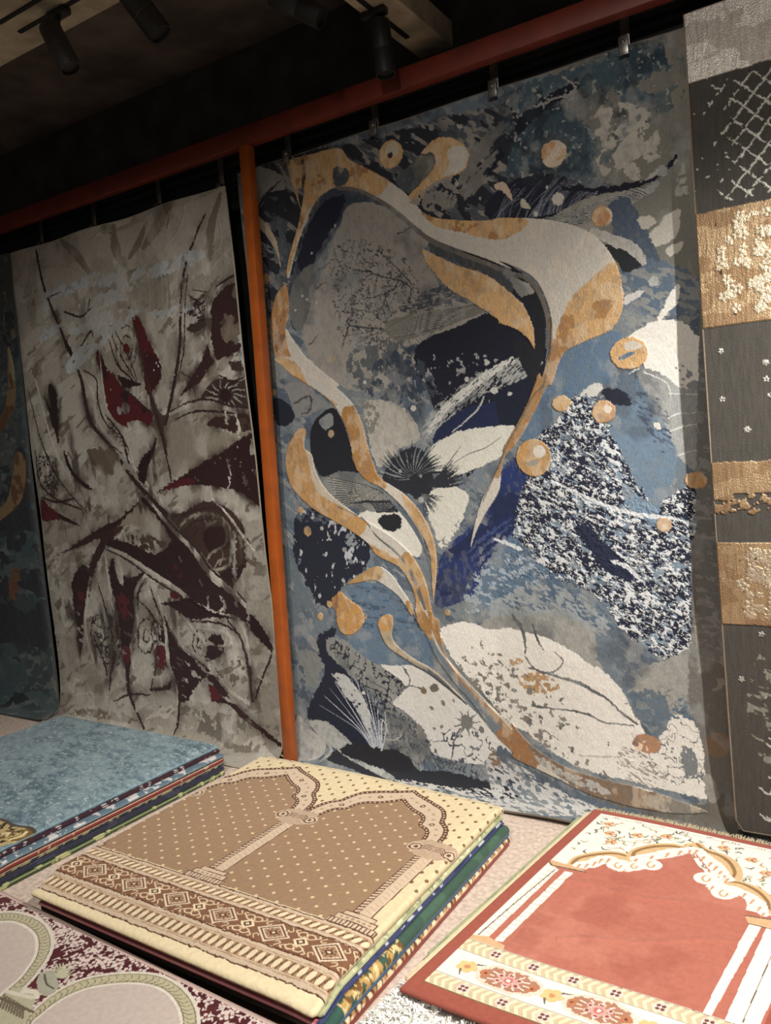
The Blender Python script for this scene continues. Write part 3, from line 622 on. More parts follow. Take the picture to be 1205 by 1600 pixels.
# right hand strip and foot, with the next rug's shade put into the colour
b.fill(fF(862, -300, 1020, -300, 1060, 1100, 940, 1100, 920, 900, 900, 640, 840, 420, 850, 100), (104, 102, 96), jag=.006)
b.put(b.fill(fF(870, 60, 990, 60, 1000, 360, 900, 360), None), (140, 134, 124), cover=(20, .38, 60)); b.fill(fF(920, 600, 1010, 590, 1010, 680, 930, 680), (128, 104, 82), jag=.006)
b.fill(fF(900, 780, 940, 770, 980, 870, 960, 900, 930, 880), (140, 136, 126), jag=.006)
b.fill(fT(870, 110, 950, 60, 985, 500, 1000, 837, 985, 837, 930, 500), (126, 120, 108), jag=.006, cover=(9, .8, 61))
b.fill(fD(890, -300, 960, -300, 1000, 1200, 880, 1200), (108, 108, 104), jag=.004)
b.put(b.fill(fD(880, 0, 1000, 0, 1010, 1200, 880, 1200), None), (132, 132, 128), cover=(30, .2, 62, 10, 2))

b.fill(fF(480, 830, 620, 860, 800, 890, 930, 900, 1010, 880, 1080, 1120, 700, 1100, 520, 1000, 380, 900), (100, 94, 84), jag=.004)  # brown foot: shade of the curl at the floor put into the colour
# lower left flower field
b.fill(fE(190, 540, 260, 600, 330, 660, 300, 740, 180, 740), (176, 172, 164), jag=.006)
dk = b.fill(fE(300, 160, 380, 120, 360, 240, 430, 330, 520, 440, 600, 560, 620, 640, 560, 740, 420, 700, 300, 620, 240, 540, 280, 420, 330, 330, 300, 240), (18, 24, 46), jag=.010)
b.fill(fE(350, 170, 440, 190, 560, 290, 640, 300, 720, 340, 740, 420, 640, 500, 560, 440, 480, 380, 400, 290, 340, 240), (128, 130, 126), jag=.01)
b.put(b.fill(fE(380, 180, 560, 280, 740, 330, 740, 460, 640, 540, 540, 470, 430, 300, 360, 240), None), (30, 34, 50), cover=(34, .30, 63, 20, 1, 'r'))
b.fill(fE(590, 300, 720, 300, 800, 330, 900, 400, 1000, 490, 1110, 600, 1205, 700, 1140, 760, 1000, 760, 840, 720, 800, 640, 720, 540, 640, 480, 700, 400), (204, 202, 196), jag=.005)
b.fill(fE(200, 240, 290, 240, 310, 330, 230, 400), (120, 124, 122), jag=.012); b.fill(fE(170, 260, 220, 280, 230, 480, 190, 440), (70, 84, 100), jag=.012, cover=(30, .6, 64))
b.fill(fE(600, 520, 720, 540, 800, 640, 810, 720, 700, 800, 600, 780, 580, 640), (126, 124, 120), jag=.01, cover=(60, .8, 65))
b.put(b.fill(fE(600, 520, 720, 540, 820, 650, 900, 740, 1205, 720, 1100, 900, 760, 860, 600, 780), None), (58, 62, 72), cover=(34, .22, 66, 0, 1, 'r'))
b.put(b.fill(fE(840, 640, 1000, 600, 1205, 720, 1205, 860, 860, 760), None), (66, 72, 84), cover=(24, .20, 67, 0, 1, 'r'))
b.fill(fE(330, 740, 420, 690, 560, 720, 700, 720, 760, 790, 900, 800, 1100, 850, 1205, 880, 1205, 930, 900, 880, 700, 850, 560, 830, 440, 790), (34, 36, 44), jag=.006)
b.put(b.fill(fE(640, 830, 900, 870, 1205, 900, 1205, 1010, 900, 920), None), (188, 186, 180), cover=(44, .5, 68, 8, 3.5))
b.fill(fE(1150, 700, 1205, 720, 1260, 800, 1200, 860, 1120, 820, 1080, 760), (52, 58, 70), jag=.008); b.disc(fE(1125, 745)[0], 12, (134, 104, 78), jag=.012, sh=.3)
for k in range(14):
    t = k / 13.0; x1 = 300 + 320 * t; y1 = 560 - 240 * math.sin(PI * min(t * .9 + .1, 1)) + 60 * t
    b.stroke(fE(560 + 30 * t, 720, 480 + 110 * t, 600 - 40 * t, x1, y1), [1.2, .9, .4], (186, 190, 194) if k % 2 else (128, 136, 150), jag=.002)
b.stroke(fE(540, 600, 500, 470, 440, 390, 400, 350), [2.5, 6, 8, 4], (178, 180, 178), jag=.004, cover=(60, .85, 69)); b.stroke(fE(360, 340, 450, 420, 520, 500, 560, 600), [1, 2.0, .6], (176, 180, 182), jag=.004)
b.stroke(fE(240, 570, 330, 590, 420, 660, 520, 760, 640, 830), [4, 10, 9, 7, 4], (160, 160, 156), jag=.003); b.stroke(fE(260, 545, 330, 620, 430, 710, 540, 790), [.6, 1.2, .5], (36, 40, 50), jag=.002)
b.stroke(fE(240, 560, 320, 640, 360, 700, 300, 760), [2, 4, 3, 2], (168, 166, 160), jag=.004)
b.fill(fE(370, 345, 420, 340, 470, 400, 512, 480, 545, 600, 556, 690, 520, 600, 470, 500, 415, 430), (176, 178, 176), jag=.005, cover=(60, .85, 72)); b.fill(fE(240, 563, 320, 572, 400, 640, 470, 700, 560, 775, 640, 830, 560, 805, 450, 745, 350, 665, 290, 610), (170, 170, 164), jag=.004)
b.fill(fE(400, 700, 480, 660, 560, 690, 660, 700, 740, 780, 660, 800, 520, 760), (28, 28, 34), jag=.008); b.disc(fE(600, 665)[0], 5, (120, 122, 120), jag=.006); b.stroke(fE(610, 650, 660, 650, 690, 600), [1.2, 1.2, .4], (160, 160, 156), jag=.003)
b.stroke(fE(590, 700, 610, 600, 600, 520), [1.6, 1, .3], (176, 178, 180), jag=.003)
for x, y, r, c in ((785, 420, 17, BRN), (838, 408, 22, (98, 90, 78)), (990, 570, 34, (110, 108, 104)), (928, 466, 9, BRN), (880, 478, 12, (120, 112, 104)), (825, 505, 10, (120, 112, 104)), (1060, 605, 14, (110, 108, 104)), (870, 590, 8, (120, 116, 110)), (838, 600, 7, (120, 116, 110)), (508, 432, 8, (190, 190, 186))): b.disc(fE(x, y)[0], r * .33, c, jag=.006)
for a in range(0, 360, 40): b.stroke(fE(990, 570, 990 + 62 * math.cos(math.radians(a)), 570 + 62 * math.sin(math.radians(a))), [2.6, .6], (112, 110, 106), jag=.004)
b.stroke(fE(960, 600, 930, 660, 920, 740, 880, 780), [1.6, 1.2, .5], (70, 74, 82), jag=.004); b.stroke(fE(770, 410, 700, 400, 660, 460), [1.2, .8, .4], (80, 82, 88), jag=.004); b.stroke(fE(690, 310, 720, 380, 680, 420, 620, 440), [1.5, 1, .5], (80, 84, 92), jag=.006)
b.fill(fE(640, 90, 740, 80, 790, 170, 810, 220, 740, 220, 680, 170), (28, 36, 56), jag=.008); b.put(b.fill(fE(680, 120, 780, 130, 820, 220, 720, 230), None), (150, 154, 156), cover=(40, .25, 70, 20, 1, 'r'))
b.put(b.fill(fE(900, 260, 1205, 300, 1500, 560, 1205, 560, 1040, 400), None), (120, 116, 108), cover=(42, .13, 71))

# ---- sweeping ribbons, gold and silver pile standing a little proud
RH = .004
b.fill(fB(0, 640, 90, 690, 150, 740, 190, 820, 210, 900, 205, 1000, 190, 1100, 150, 1191, 60, 1000, 150, 1000, 120, 860, 60, 790, 0, 740, -200, 640, -120, 600), (26, 28, 36), jag=.003)
b.fill(fA(830, 570, 960, 620, 1100, 660, 1205, 700, 1205, 790, 1100, 730, 960, 660, 850, 620), (66, 68, 72), jag=.006)
b.fill(fB(50, 720, 120, 740, 155, 780, 130, 800, 90, 800), (156, 154, 146), jag=.006)
tail_r = fB(500, 950, 450, 975, 380, 1005, 300, 1045, 265, 1100, 235, 1191) + fD(210, 130, 150, 250, 90, 360, 20, 450) + fC(1150, 590, 1085, 700, 1045, 780, 1020, 850)
main = fA(200, 205, 300, 175, 430, 148, 480, 200, 560, 240, 650, 292, 740, 362, 820, 445, 950, 470, 1100, 472) + fB(0, 455, 130, 455, 260, 470, 390, 512, 470, 580, 525, 670, 550, 780, 545, 870) + tail_r \
    + fC(1030, 790, 1060, 670, 1110, 560, 1170, 430) + fD(20, 400, 70, 310, 130, 190, 175, 70) + fB(190, 1160, 215, 1080, 232, 1000, 232, 900, 215, 830, 175, 745, 110, 690, 0, 645) \
    + fA(1205, 690, 1080, 640, 950, 595, 850, 553, 780, 505, 700, 435, 620, 378, 520, 330, 430, 322, 370, 345, 320, 395, 285, 470, 250, 560, 225, 650, 205, 730, 195, 700, 215, 600, 245, 500, 265, 400, 272, 330, 225, 320, 205, 250)
b.stroke(fA(430, 330, 520, 338, 620, 388, 700, 450, 780, 520, 850, 568, 950, 612, 1080, 660, 1205, 712) + fB(110, 715, 165, 765, 205, 850, 222, 940, 215, 1020), [3.2, 3.6, 3.4], (106, 98, 90), jag=.001)
mm = b.fill(main, SIL, jag=.002, sh=.55, h=RH)
def on(mask, M, col, sh=.7, h=RH): b.put(mask & M, col, sh=sh, h=h)
f0 = lambda pts, jag=.006: b.fill(pts, None, jag=jag)
on(mm, f0(fA(150, 150, 450, 120, 560, 220, 660, 290, 590, 370, 480, 340, 300, 420, 180, 760, 160, 400)), GOLD, .4)
on(mm, f0(fA(800, 430, 900, 440, 1205, 440) + fB(60, 440, 130, 470, 100, 510, 30, 545) + fA(1120, 560, 1000, 530, 900, 510, 840, 480)), GOLD, .4)
on(mm, f0(fB(505, 650, 440, 700, 340, 795, 290, 880, 270, 930, 250, 1000, 240, 1191, 500, 1191, 600, 900, 560, 640)), GOLD, .75)
on(mm, f0(fD(300, -80, 140, 0, -60, 480, 60, 480, 300, 60)), (170, 134, 92), .6)
on(mm, b.noise_mask(12, .22, 80) & b.fill(main, None, jag=.002) & (b.col[:, :, 0] > b.col[:, :, 2] * 1.9), GOLD2, .5)
b.stroke(fB(232, 900, 236, 1000, 222, 1080, 200, 1191) + fD(150, 170, 90, 290, 20, 420) + fC(1150, 480, 1080, 640), [2, 1.3, .8], (128, 100, 70), jag=.001)
b.stroke(fA(268, 205, 275, 260, 268, 330), [3, 4, 2], (70, 66, 62), jag=.003); b.fill(fA(410, 240, 470, 245, 475, 300, 420, 320), (66, 78, 84), jag=.006)
b.fill(fA(200, 225, 225, 320, 260, 430, 250, 380, 235, 300), (180, 150, 110), jag=.003)
# inner gold leaf
b.fill(fA(800, 600, 850, 622, 960, 672, 1080, 712, 1150, 755, 1205, 800) + fB(60, 792, 120, 860, 152, 940, 158, 1035, 130, 990, 70, 945, 0, 922) + fA(1150, 925, 1100, 885, 1020, 832, 930, 782, 870, 722, 820, 662), GOLD, jag=.003, sh=.45, h=RH)
b.fill(fA(1000, 690, 1080, 720, 1040, 820, 990, 800), GOLD2, a=.5, jag=.012, cover=(30, .6, 81))
# top curl
b.fill(fA(740, 362, 800, 300, 845, 250, 865, 205, 845, 168, 800, 172, 825, 138, 870, 105, 930, 100, 990, 130, 1015, 180, 1000, 240, 950, 272, 880, 292, 820, 325, 770, 375), GOLD, jag=.003, sh=.45, h=RH)
b.fill(fA(920, 160, 990, 140, 1012, 190, 990, 245, 920, 270, 890, 280, 930, 220), SIL, jag=.006, sh=.5, h=RH)
b.fill(fA(740, 385, 790, 340, 850, 310, 820, 345, 790, 400), (176, 150, 116), jag=.004, cover=(80, .7, 82))
# small left crescent
b.fill(fA(68, 450, 110, 490, 148, 555, 165, 640, 170, 690, 152, 620, 112, 545, 70, 495), (190, 172, 142), jag=.002, sh=.5, h=RH)
b.stroke(fA(160, 470, 180, 560, 185, 660, 170, 700), [6, 5, 3], (72, 84, 96), jag=.004)
# left limb lower: gold then silver ribbon
b.fill(fA(190, 760, 205, 820, 205, 900, 195, 960, 215, 1060, 250, 1130, 310, 1215, 260, 1190, 190, 1140, 145, 1060, 128, 960, 138, 860, 155, 800), (186, 130, 70), jag=.003, sh=.6, h=RH)
b.fill(fA(150, 900, 190, 880, 190, 1000, 160, 1060, 140, 1000), (146, 96, 50), jag=.012, cover=(26, .6, 83))
s2 = b.fill(fC(150, 0, 200, 50, 270, 100, 340, 150, 400, 200, 440, 260, 470, 330, 490, 420, 510, 490, 560, 550, 620, 580, 700, 655, 760, 730, 808, 810, 833, 880, 842, 960, 850, 1080, 862, 1000, 865, 900, 852, 820, 822, 740, 780, 672, 720, 610, 660, 568, 618, 540, 590, 490, 560, 400, 540, 310, 512, 240, 480, 188, 420, 130, 340, 60, 290, 0) + fA(300, 1100, 240, 1030, 210, 960, 190, 990, 210, 1080, 280, 1180)[:0], SIL, jag=.002, sh=.55, h=RH)
b.fill(fA(195, 960, 230, 1010, 290, 1090, 370, 1160, 430, 1215, 330, 1215, 270, 1150, 215, 1070), SIL, jag=.002, sh=.5, h=RH)
on(s2, f0(fC(150, 0, 240, 20, 300, 120, 420, 200, 380, 200, 200, 100)), GOLD, .6); on(s2, f0(fC(440, 260, 520, 235, 640, 540, 600, 590, 500, 530)), (180, 126, 64), .7)
on(s2, f0(fC(735, 610, 900, 800, 900, 1100, 800, 1100, 820, 860, 720, 650), .003), GOLD, .7)
b.stroke(fC(620, 590, 690, 665, 750, 740, 795, 820, 822, 900, 835, 960), [1.6, 4, 4, 2, 1], (84, 96, 110), jag=.001)
# second ribbon, sweeping from the left edge down to the foot
s3 = b.fill(fC(245, 320, 280, 322, 275, 400, 310, 430, 330, 510, 380, 590, 440, 645, 520, 705, 580, 745, 650, 790, 720, 850, 765, 905, 800, 970, 825, 1040, 850, 1150) + fE(860, 90, 870, 160, 900, 260, 960, 350, 1040, 440, 1130, 520, 1205, 585) + fF(60, 545, 150, 640, 300, 730, 480, 790, 650, 832, 800, 885, 920, 930, 800, 940, 640, 920, 520, 890, 400, 850, 280, 790, 170, 740, 60, 690) + fE(1205, 705, 1120, 620, 1020, 480, 930, 375, 850, 260, 800, 160, 750, 60)
            + fC(770, 1080, 740, 1000, 690, 935, 600, 885, 560, 830, 500, 782, 420, 732, 330, 682, 258, 620, 215, 560, 195, 470, 205, 395), SIL, jag=.002, sh=.6, h=RH)
on(s3, f0(fC(150, 300, 290, 300, 290, 420, 320, 520, 400, 620, 540, 720, 560, 740, 500, 800, 300, 700, 180, 560)), (196, 148, 88), .7)
on(s3, f0(fC(290, 420, 320, 440, 340, 520, 400, 600, 480, 670, 400, 640, 330, 580), .002), (190, 180, 160), .6)
on(s3, f0(fC(560, 830, 620, 860, 690, 900, 740, 870, 840, 1000, 880, 1205, 800, 1205, 740, 1000, 680, 930, 600, 890)), (196, 148, 88), .75)
on(s3, f0(fE(720, 60, 870, 60, 900, 160, 880, 250, 820, 200)), (168, 118, 60), .7)
on(s3, f0(fE(800, 200, 860, 190, 960, 370, 1150, 570, 1130, 640, 1000, 480, 850, 290), .003), (112, 124, 136), .5)
on(s3, f0(fE(880, 230, 920, 250, 1080, 440, 1250, 600, 1205, 640, 1060, 480, 940, 350), .003), (154, 118, 86), .5)
on(s3, f0(fE(1130, 620, 1205, 580, 1300, 640) + fF(200, 700, 120, 740, 0, 640)), (160, 112, 68), .5)
on(s3, f0(fF(120, 560, 300, 720, 600, 820, 900, 920, 700, 960, 420, 860, 180, 700)), (124, 100, 78), .4); on(s3, f0(fF(650, 860, 880, 900, 900, 940, 760, 940, 660, 900)), (128, 120, 108), .3)
b.stroke(fC(430, 665, 540, 720, 600, 800, 680, 870, 740, 950, 790, 1060, 830, 1200), [1, 1.4, 2, 3.5, 3.5], (104, 106, 108), jag=.001, cover=(30, .85, 84))
b.stroke(fE(770, 0, 820, 120, 870, 230, 960, 340, 1080, 470, 1205, 600), [1, 2, 1.6, 1.2], (198, 186, 168), jag=.001)
b.fill(fF(150, 660, 300, 750, 420, 790, 500, 850, 420, 840, 280, 770, 190, 720), (172, 168, 162), jag=.004, cover=(70, .8, 85)); b.fill(fF(0, 640, 80, 700, 180, 760, 330, 830, 500, 900, 640, 940, 500, 930, 300, 870, 120, 790, 0, 700), (80, 92, 106), jag=.008)
b.put(b.fill(fF(-60, 700, 90, 730, 300, 850, 460, 940, 200, 960, 0, 930), None), (186, 184, 180), cover=(40, .5, 86, 20, 2.5))
# third ribbon with a leaf
b.fill(fC(470, 1040, 540, 1005, 620, 1020, 700, 1075, 750, 1140, 780, 1205) + fE(800, 160, 830, 200, 830, 310, 720, 300, 600, 300, 500, 250, 440, 160, 520, 60, 480, 10), (84, 108, 132), jag=.004)
b.put(b.fill(fC(480, 1040, 600, 1020, 720, 1100, 780, 1205, 540, 1205), None), (58, 80, 104), cover=(24, .3, 87, 0, 3))
s4 = b.fill(fC(470, 1010, 530, 965, 600, 932, 650, 960, 700, 1025, 745, 1095, 780, 1170) + fE(800, 40, 830, 160, 780, 130, 740, 60) + fC(750, 1150, 700, 1075, 640, 1025, 590, 995, 530, 1002), SIL, jag=.002, sh=.7, h=RH)
on(s4, f0(fC(440, 1020, 560, 930, 620, 940, 600, 1000)), (178, 140, 84), .7); on(s4, f0(fE(700, 20, 760, 0, 850, 160, 780, 160)), (170, 124, 66), .7)
b.fill(fC(430, 1045, 480, 1080, 530, 1120, 552, 1170) + fE(522, 60, 500, 120, 445, 156, 400, 130, 385, 60), (196, 144, 78), jag=.003, sh=.7, h=RH); b.fill(fC(430, 1060, 400, 1080, 425, 1130), (160, 110, 50), jag=.003)
# small hook
b.fill(fE(575, 100, 598, 68, 635, 70, 642, 110, 640, 170, 680, 225, 750, 275, 820, 312, 900, 380, 995, 480, 900, 400, 800, 330, 720, 285, 640, 230, 600, 180), (176, 158, 128), jag=.002, sh=.6, h=RH)
b.fill(fE(575, 100, 598, 66, 637, 68, 638, 125, 600, 140), (196, 144, 78), jag=.003, sh=.7, h=RH)
b.stroke(fE(650, 240, 730, 290, 810, 330, 900, 400, 990, 485), [1, 4, 4, 1], (90, 98, 108), jag=.002)
# discs and drops
def ring(p, r, col=GOLD, core=None, cr=.4, off=(0, 0), sh=.6):
    b.disc(p, r * .36, col, jag=.003, sh=sh, h=RH)
    if core is not None: b.disc((p[0] + off[0], p[1] + off[1]), r * .36 * cr, core, jag=.004, sh=.4, h=RH)
b.disc(fA(663, 175)[0], 22, GOLD, jag=.003, sh=.5, h=RH); b.disc(fA(672, 155)[0], 12, (196, 184, 160), jag=.005, sh=.5, h=RH); b.disc(fA(662, 180)[0], 4.5, (48, 44, 40), jag=.006)
ring(fB(243, 172)[0], 59, (196, 178, 156)); b.put(b.fill(fB(190, 140, 230, 120, 250, 130, 215, 190, 190, 200), None), (190, 140, 90), sh=.5, h=RH); b.fill(fB(255, 200, 300, 180, 290, 150, 270, 180), (190, 146, 100), jag=.004, sh=.5, h=RH)
ring(fB(455, 448)[0], 46, (190, 146, 98)); ring(fB(460, 460)[0], 30, (180, 128, 76)); b.stroke(fB(470, 410, 495, 430, 498, 470), [1, 1.5, .8], (200, 186, 166))
b.disc(fB(575, 1055)[0], 25, GOLD, jag=.003, sh=.7, h=RH, asp=.86); b.fill(fB(560, 1010, 600, 1000, 635, 1020, 600, 1040, 565, 1040), (196, 188, 174), jag=.002, sh=.5, h=RH); b.fill(fB(530, 1075, 575, 1050, 600, 1055, 545, 1085), STEEL, jag=.002)
ring(fD(465, 235)[0], 50, (188, 140, 88), (206, 196, 180), .34, (6, -4)); b.disc(fD(450, 255)[0], 5, (150, 120, 86), jag=.006)
b.disc(fD(155, 440)[0], 29, (200, 152, 92), jag=.003, sh=.7, h=RH); b.disc(fD(182, 412)[0], 10, (212, 206, 196), jag=.002, sh=.5, h=RH); b.fill(fD(125, 460, 180, 445, 170, 470, 140, 475), (110, 112, 112), jag=.003)
b.disc(fD(278, 200)[0], 12, GOLD, jag=.005, sh=.6, h=RH, asp=.8); b.disc(fD(872, 540)[0], 13, (192, 138, 80), jag=.003, sh=.6, h=RH, asp=.75); ring(fD(730, 738)[0], 32, (186, 146, 110), (196, 180, 160), .4, (0, 3)); b.disc(fD(700, 300)[0], 6, (200, 196, 186), jag=.006)
for x, y, r in ((395, 338, 18), (290, 775, 22), (260, 680, 16), (392, 1102, 16), (350, 1157, 17), (140, 152, 16), (915, 1140, 14)): b.disc(fC(x, y)[0], r * .34, (186, 150, 100), jag=.003, sh=.5, h=RH * .6)
b.disc(fA(105, 735)[0], 8, (186, 142, 86), jag=.003, sh=.5); b.disc(fA(400, 1090)[0], 7, (170, 152, 122), jag=.008); b.disc(fA(370, 700)[0], 5, (166, 150, 124), jag=.008); b.disc(fE(310, 65)[0], 5, (196, 160, 110))
for x, y in ((305, 618), (265, 810), (285, 825), (412, 495), (235, 875), (330, 840)): b.disc(fA(x, y)[0], 2.0, (176, 178, 176), jag=.002)

lum = b.col.mean(2); al1 = (lum > .035) & (lum < .42); rb = b.hg > .0035
b.put(al1 & ~rb, (52, 60, 72), a=np.clip((fbm(b.U * 8, b.V * 8, 301, 5) - .56) * 3.2, 0, .5).astype(np.float32))
b.put(al1 & ~rb, (150, 152, 150), a=np.clip((fbm(b.U * 13 + 5, b.V * 11, 311, 5) - .58) * 3.5, 0, .42).astype(np.float32))
b.put(al1, (110, 112, 112), a=np.clip((fbm(b.U * 70, b.V * 40, 321, 3) - .5) * 1.6, 0, .3).astype(np.float32))
b.put(rb, (222, 204, 176), a=np.clip((fbm(b.U * 26, b.V * 16, 331, 4) - .52) * 2.6, 0, .35).astype(np.float32))
b.hg += ((fbm(b.U * 30, b.V * 30, 5, 3) - .5) * .0022).astype(np.float32)
root = rug_root('marbled_rug', (-1.7, 0.13, 0), 'large navy, gold and silver marbled rug with sweeping ribbons hung right of the orange post', 'rug', 'hanging rugs')
big.build(M_pile, M_bind, root); parent_fix(root)

# ------------------------------------------------------------------ ivory and maroon rug
def wave_white(u, v):
    k = np.exp(-v * 1.2)
    return 0.012 * np.sin(u * 9.5 + 0.8) * k + 0.005 * np.sin(u * 4 + v * 2) + 0.004 * np.sin(v * 7 + u)
prof_w = [(0.11, 2.885), (0.108, 2.2), (0.105, 1.2), (0.10, 0.5), (0.095, 0.2), (0.07, 0.065), (0.01, 0.022), (-0.10, 0.014)]
white = WallRug('ivory_rug', prof_w, -4.59, -4.44, 1.81, 0.0032, (178, 171, 158), wave_white, seed=31)
b = white.c
IV = (206, 199, 186); IV2 = (224, 218, 206); DK = (42, 14, 17); RED = (88, 14, 24); UMB = (70, 52, 44); SH = (132, 122, 108); BLW = (196, 204, 208)
fG = frame(0, 380, .3817); fH = frame(0, 780, .3817)
b.put(b.noise_mask(2.4, .5, 1, 80, 1), (190, 183, 170)); b.put(b.noise_mask(5, .35, 2, 70, .4), (166, 158, 144)); b.put(b.noise_mask(9, .15, 3, 70, .4), (202, 195, 182)); b.put(b.noise_mask(22, .12, 4, 60, .4), SH)
def sm(pts, w=.9, col=IV2, jag=.004, cover=None): return b.stroke(pts, [w * .6, w, w * .5], col, jag=jag, cover=cover, sh=.5, h=.002)
def dk(pts, col=DK, jag=.006, cover=None, halo=True):
    if halo: b.fill(pts, UMB, jag=.016, cover=None)
    m_ = b.fill(pts, col, jag=jag, cover=cover); return m_
def ln(pts, w, col=(50, 30, 28), jag=.004): b.stroke(pts, w, col, jag=jag)
# soft folds of the woven drapery at the top
b.fill(fG(60, 60, 330, 0, 760, -160, 1000, -250, 1010, -100, 790, 30, 560, 100, 380, 140, 180, 190), (188, 181, 168), jag=.006)
for pts, w in (((700, -160, 640, -60, 580, 20), [8, 12, 4]), ((250, -10, 330, 60, 380, 140), [4, 9, 3]), ((460, -70, 470, 20, 500, 90), [4, 10, 4]), ((600, -90, 560, 0, 520, 60), [3, 8, 2]), ((900, -200, 860, -60, 860, 60), [4, 9, 5])): b.stroke(fG(*pts), w, (136, 127, 112), jag=.006)
for pts in ((150, 60, 180, 100, 260, 95, 340, 120, 380, 150), (870, 20, 930, 60, 980, 110), (890, -120, 900, 0, 860, 60), (760, -160, 740, -60, 640, 60), (940, 20, 880, 80, 830, 160)): sm(fG(*pts), 1.6, (184, 176, 160))
ln(fG(800, -20, 770, 60, 750, 160, 742, 300, 742, 420, 722, 560, 700, 660, 680, 740), [1.4, 2.6, 3, 4, 3])
ln(fG(840, -120, 812, -60, 790, 10), [1, 2, 1]); ln(fG(770, 130, 760, 260, 760, 420, 736, 560), [.8, 1.4, 1]); ln(fG(700, -110, 690, -60), [1, 1])
for k in range(6): b.stroke(fG(600 + 30 * k, 140, 610 + 28 * k, 250, 600 + 25 * k, 300), [1, 3, 1], (150, 142, 128) if k % 2 else (176, 170, 158), jag=.006)
ln(fG(150, 30, 185, 190, 235, 330, 265, 410, 295, 470, 330, 560, 355, 680, 390, 760, 450, 830, 540, 960, 620, 1050, 680, 1110), [2.2, 2.6, 2.4, 4, 3, 4, 5])
b.stroke(fG(265, 410, 280, 440, 295, 470), [4, 5, 3], DK, jag=.006); sm(fG(310, 500, 380, 620, 400, 740, 470, 820, 580, 960, 700, 1110), 3.5, IV)
ln(fG(340, 520, 395, 560, 400, 640, 430, 730, 480, 780), [1, 2, 1]); ln(fG(315, 500, 345, 600, 360, 720, 420, 800, 500, 860), [1, 1.6, 1])
# maroon blades
dk(fG(400, 430, 430, 500, 470, 545, 500, 590, 560, 640, 620, 690, 615, 745, 570, 730, 530, 750, 480, 735, 450, 690, 430, 610, 415, 540, 392, 470), RED)
b.fill(fG(400, 430, 430, 500, 440, 560, 410, 520), DK, jag=.008); b.fill(fG(480, 560, 560, 640, 610, 700, 590, 720, 500, 640), DK, jag=.012, cover=(20, .5, 5))
b.disc(fG(515, 675)[0], 9, IV, jag=.006); b.disc(fG(490, 685)[0], 6, IV, jag=.006); b.fill(fG(520, 740, 570, 725, 600, 760, 560, 780), IV, jag=.006)
dk(fG(530, 285, 570, 320, 600, 390, 650, 480, 662, 540, 640, 590, 605, 620, 590, 560, 575, 450, 545, 350), RED); b.fill(fG(590, 440, 655, 490, 660, 560, 620, 600, 600, 540), (58, 14, 18), jag=.01)
dk(fG(600, 540, 625, 620, 660, 700, 690, 700, 672, 760, 690, 850, 705, 970, 690, 930, 672, 840, 640, 740, 620, 680), UMB, halo=False)
ln(fG(560, 400, 590, 520, 620, 640, 650, 730, 680, 860, 702, 970), [1, 2, 2, 3, 2]); ln(fG(440, 380, 480, 500, 540, 560, 500, 590, 560, 640, 620, 700), [1.2, 2, 1.6]); ln(fG(455, 340, 520, 460, 560, 560), [.8, 1.4, .8])
dk(fG(480, 540, 530, 560, 580, 580, 520, 590, 500, 580), DK, halo=False)
ln(fG(440, 300, 470, 420, 540, 540, 560, 570), [.8, 1.3, .8]); ln(fG(520, 260, 560, 400, 600, 560, 618, 650), [1, 1.6, 1])
sm(fG(405, 440, 420, 560, 440, 680, 500, 770, 530, 850, 540, 900), 2, IV); ln(fG(430, 700, 500, 790, 520, 880, 545, 930), [1, 2.2, 1.2])
for k in range(7): ln(fG(440 + 10 * k, 720 + 18 * k, 470 + 9 * k, 740 + 16 * k, 450 + 12 * k, 760 + 18 * k), [.8, 1, .6])
b.disc(fG(512, 430)[0], 8, RED, jag=.008)
for r in (14, 19, 25):
    for a0 in (0, 120, 240): b.stroke([(195.4 + r * .62 * math.cos(math.radians(a0 + t)), 544 + r * 1.4 * math.sin(math.radians(a0 + t))) for t in range(0, 96, 16)], [.8, 1, .6], DK if r != 19 else IV2, jag=.006)
sm(fG(560, 930, 640, 820, 625, 760), 2.4, IV); ln(fG(575, 960, 620, 860, 640, 800), [3, 4, 2]); dk(fG(560, 950, 580, 880, 620, 850, 600, 930, 590, 985), DK)
# right side: dark hollow with a pale figure-like cloud, eye and stems
hol = dk(fG(1000, 150, 930, 170, 880, 220, 860, 280, 870, 340, 855, 400, 830, 480, 780, 570, 745, 625, 830, 560, 880, 490, 940, 460, 1010, 430, 1030, 400, 1060, 300, 1080, 150), (52, 24, 24))
b.fill(fG(930, 290, 980, 320, 990, 380, 950, 430, 920, 400, 905, 340), (126, 112, 96), jag=.02, cover=(14, .7, 6)); b.fill(fG(960, 170, 1010, 180, 1000, 240, 950, 220), (120, 106, 92), jag=.012)
sm(fG(1000, 130, 900, 170, 855, 270, 850, 380, 880, 470, 890, 510), 3.4, IV); ln(fG(1000, 115, 930, 145, 880, 180), [1, 2.4, 1]); ln(fG(845, 200, 790, 190), [1, 2, .6])
for k in range(14):
    a = k / 13.0; ln(fG(775 + 40 * a, 215 + 110 * a, 800 + 30 * math.sin(9 * a), 235 + 90 * a, 840, 260 + 60 * math.cos(7 * a)), [.8, 1.6, .6])
b.fill(fG(770, 340, 840, 320, 830, 350, 790, 370), (62, 44, 38), jag=.012)
b.fill(fG(830, 640, 860, 580, 900, 555, 980, 560, 1050, 570, 1050, 690, 900, 670), (60, 42, 38), jag=.006); b.disc(fG(925, 622)[0], 11, DK, jag=.006)
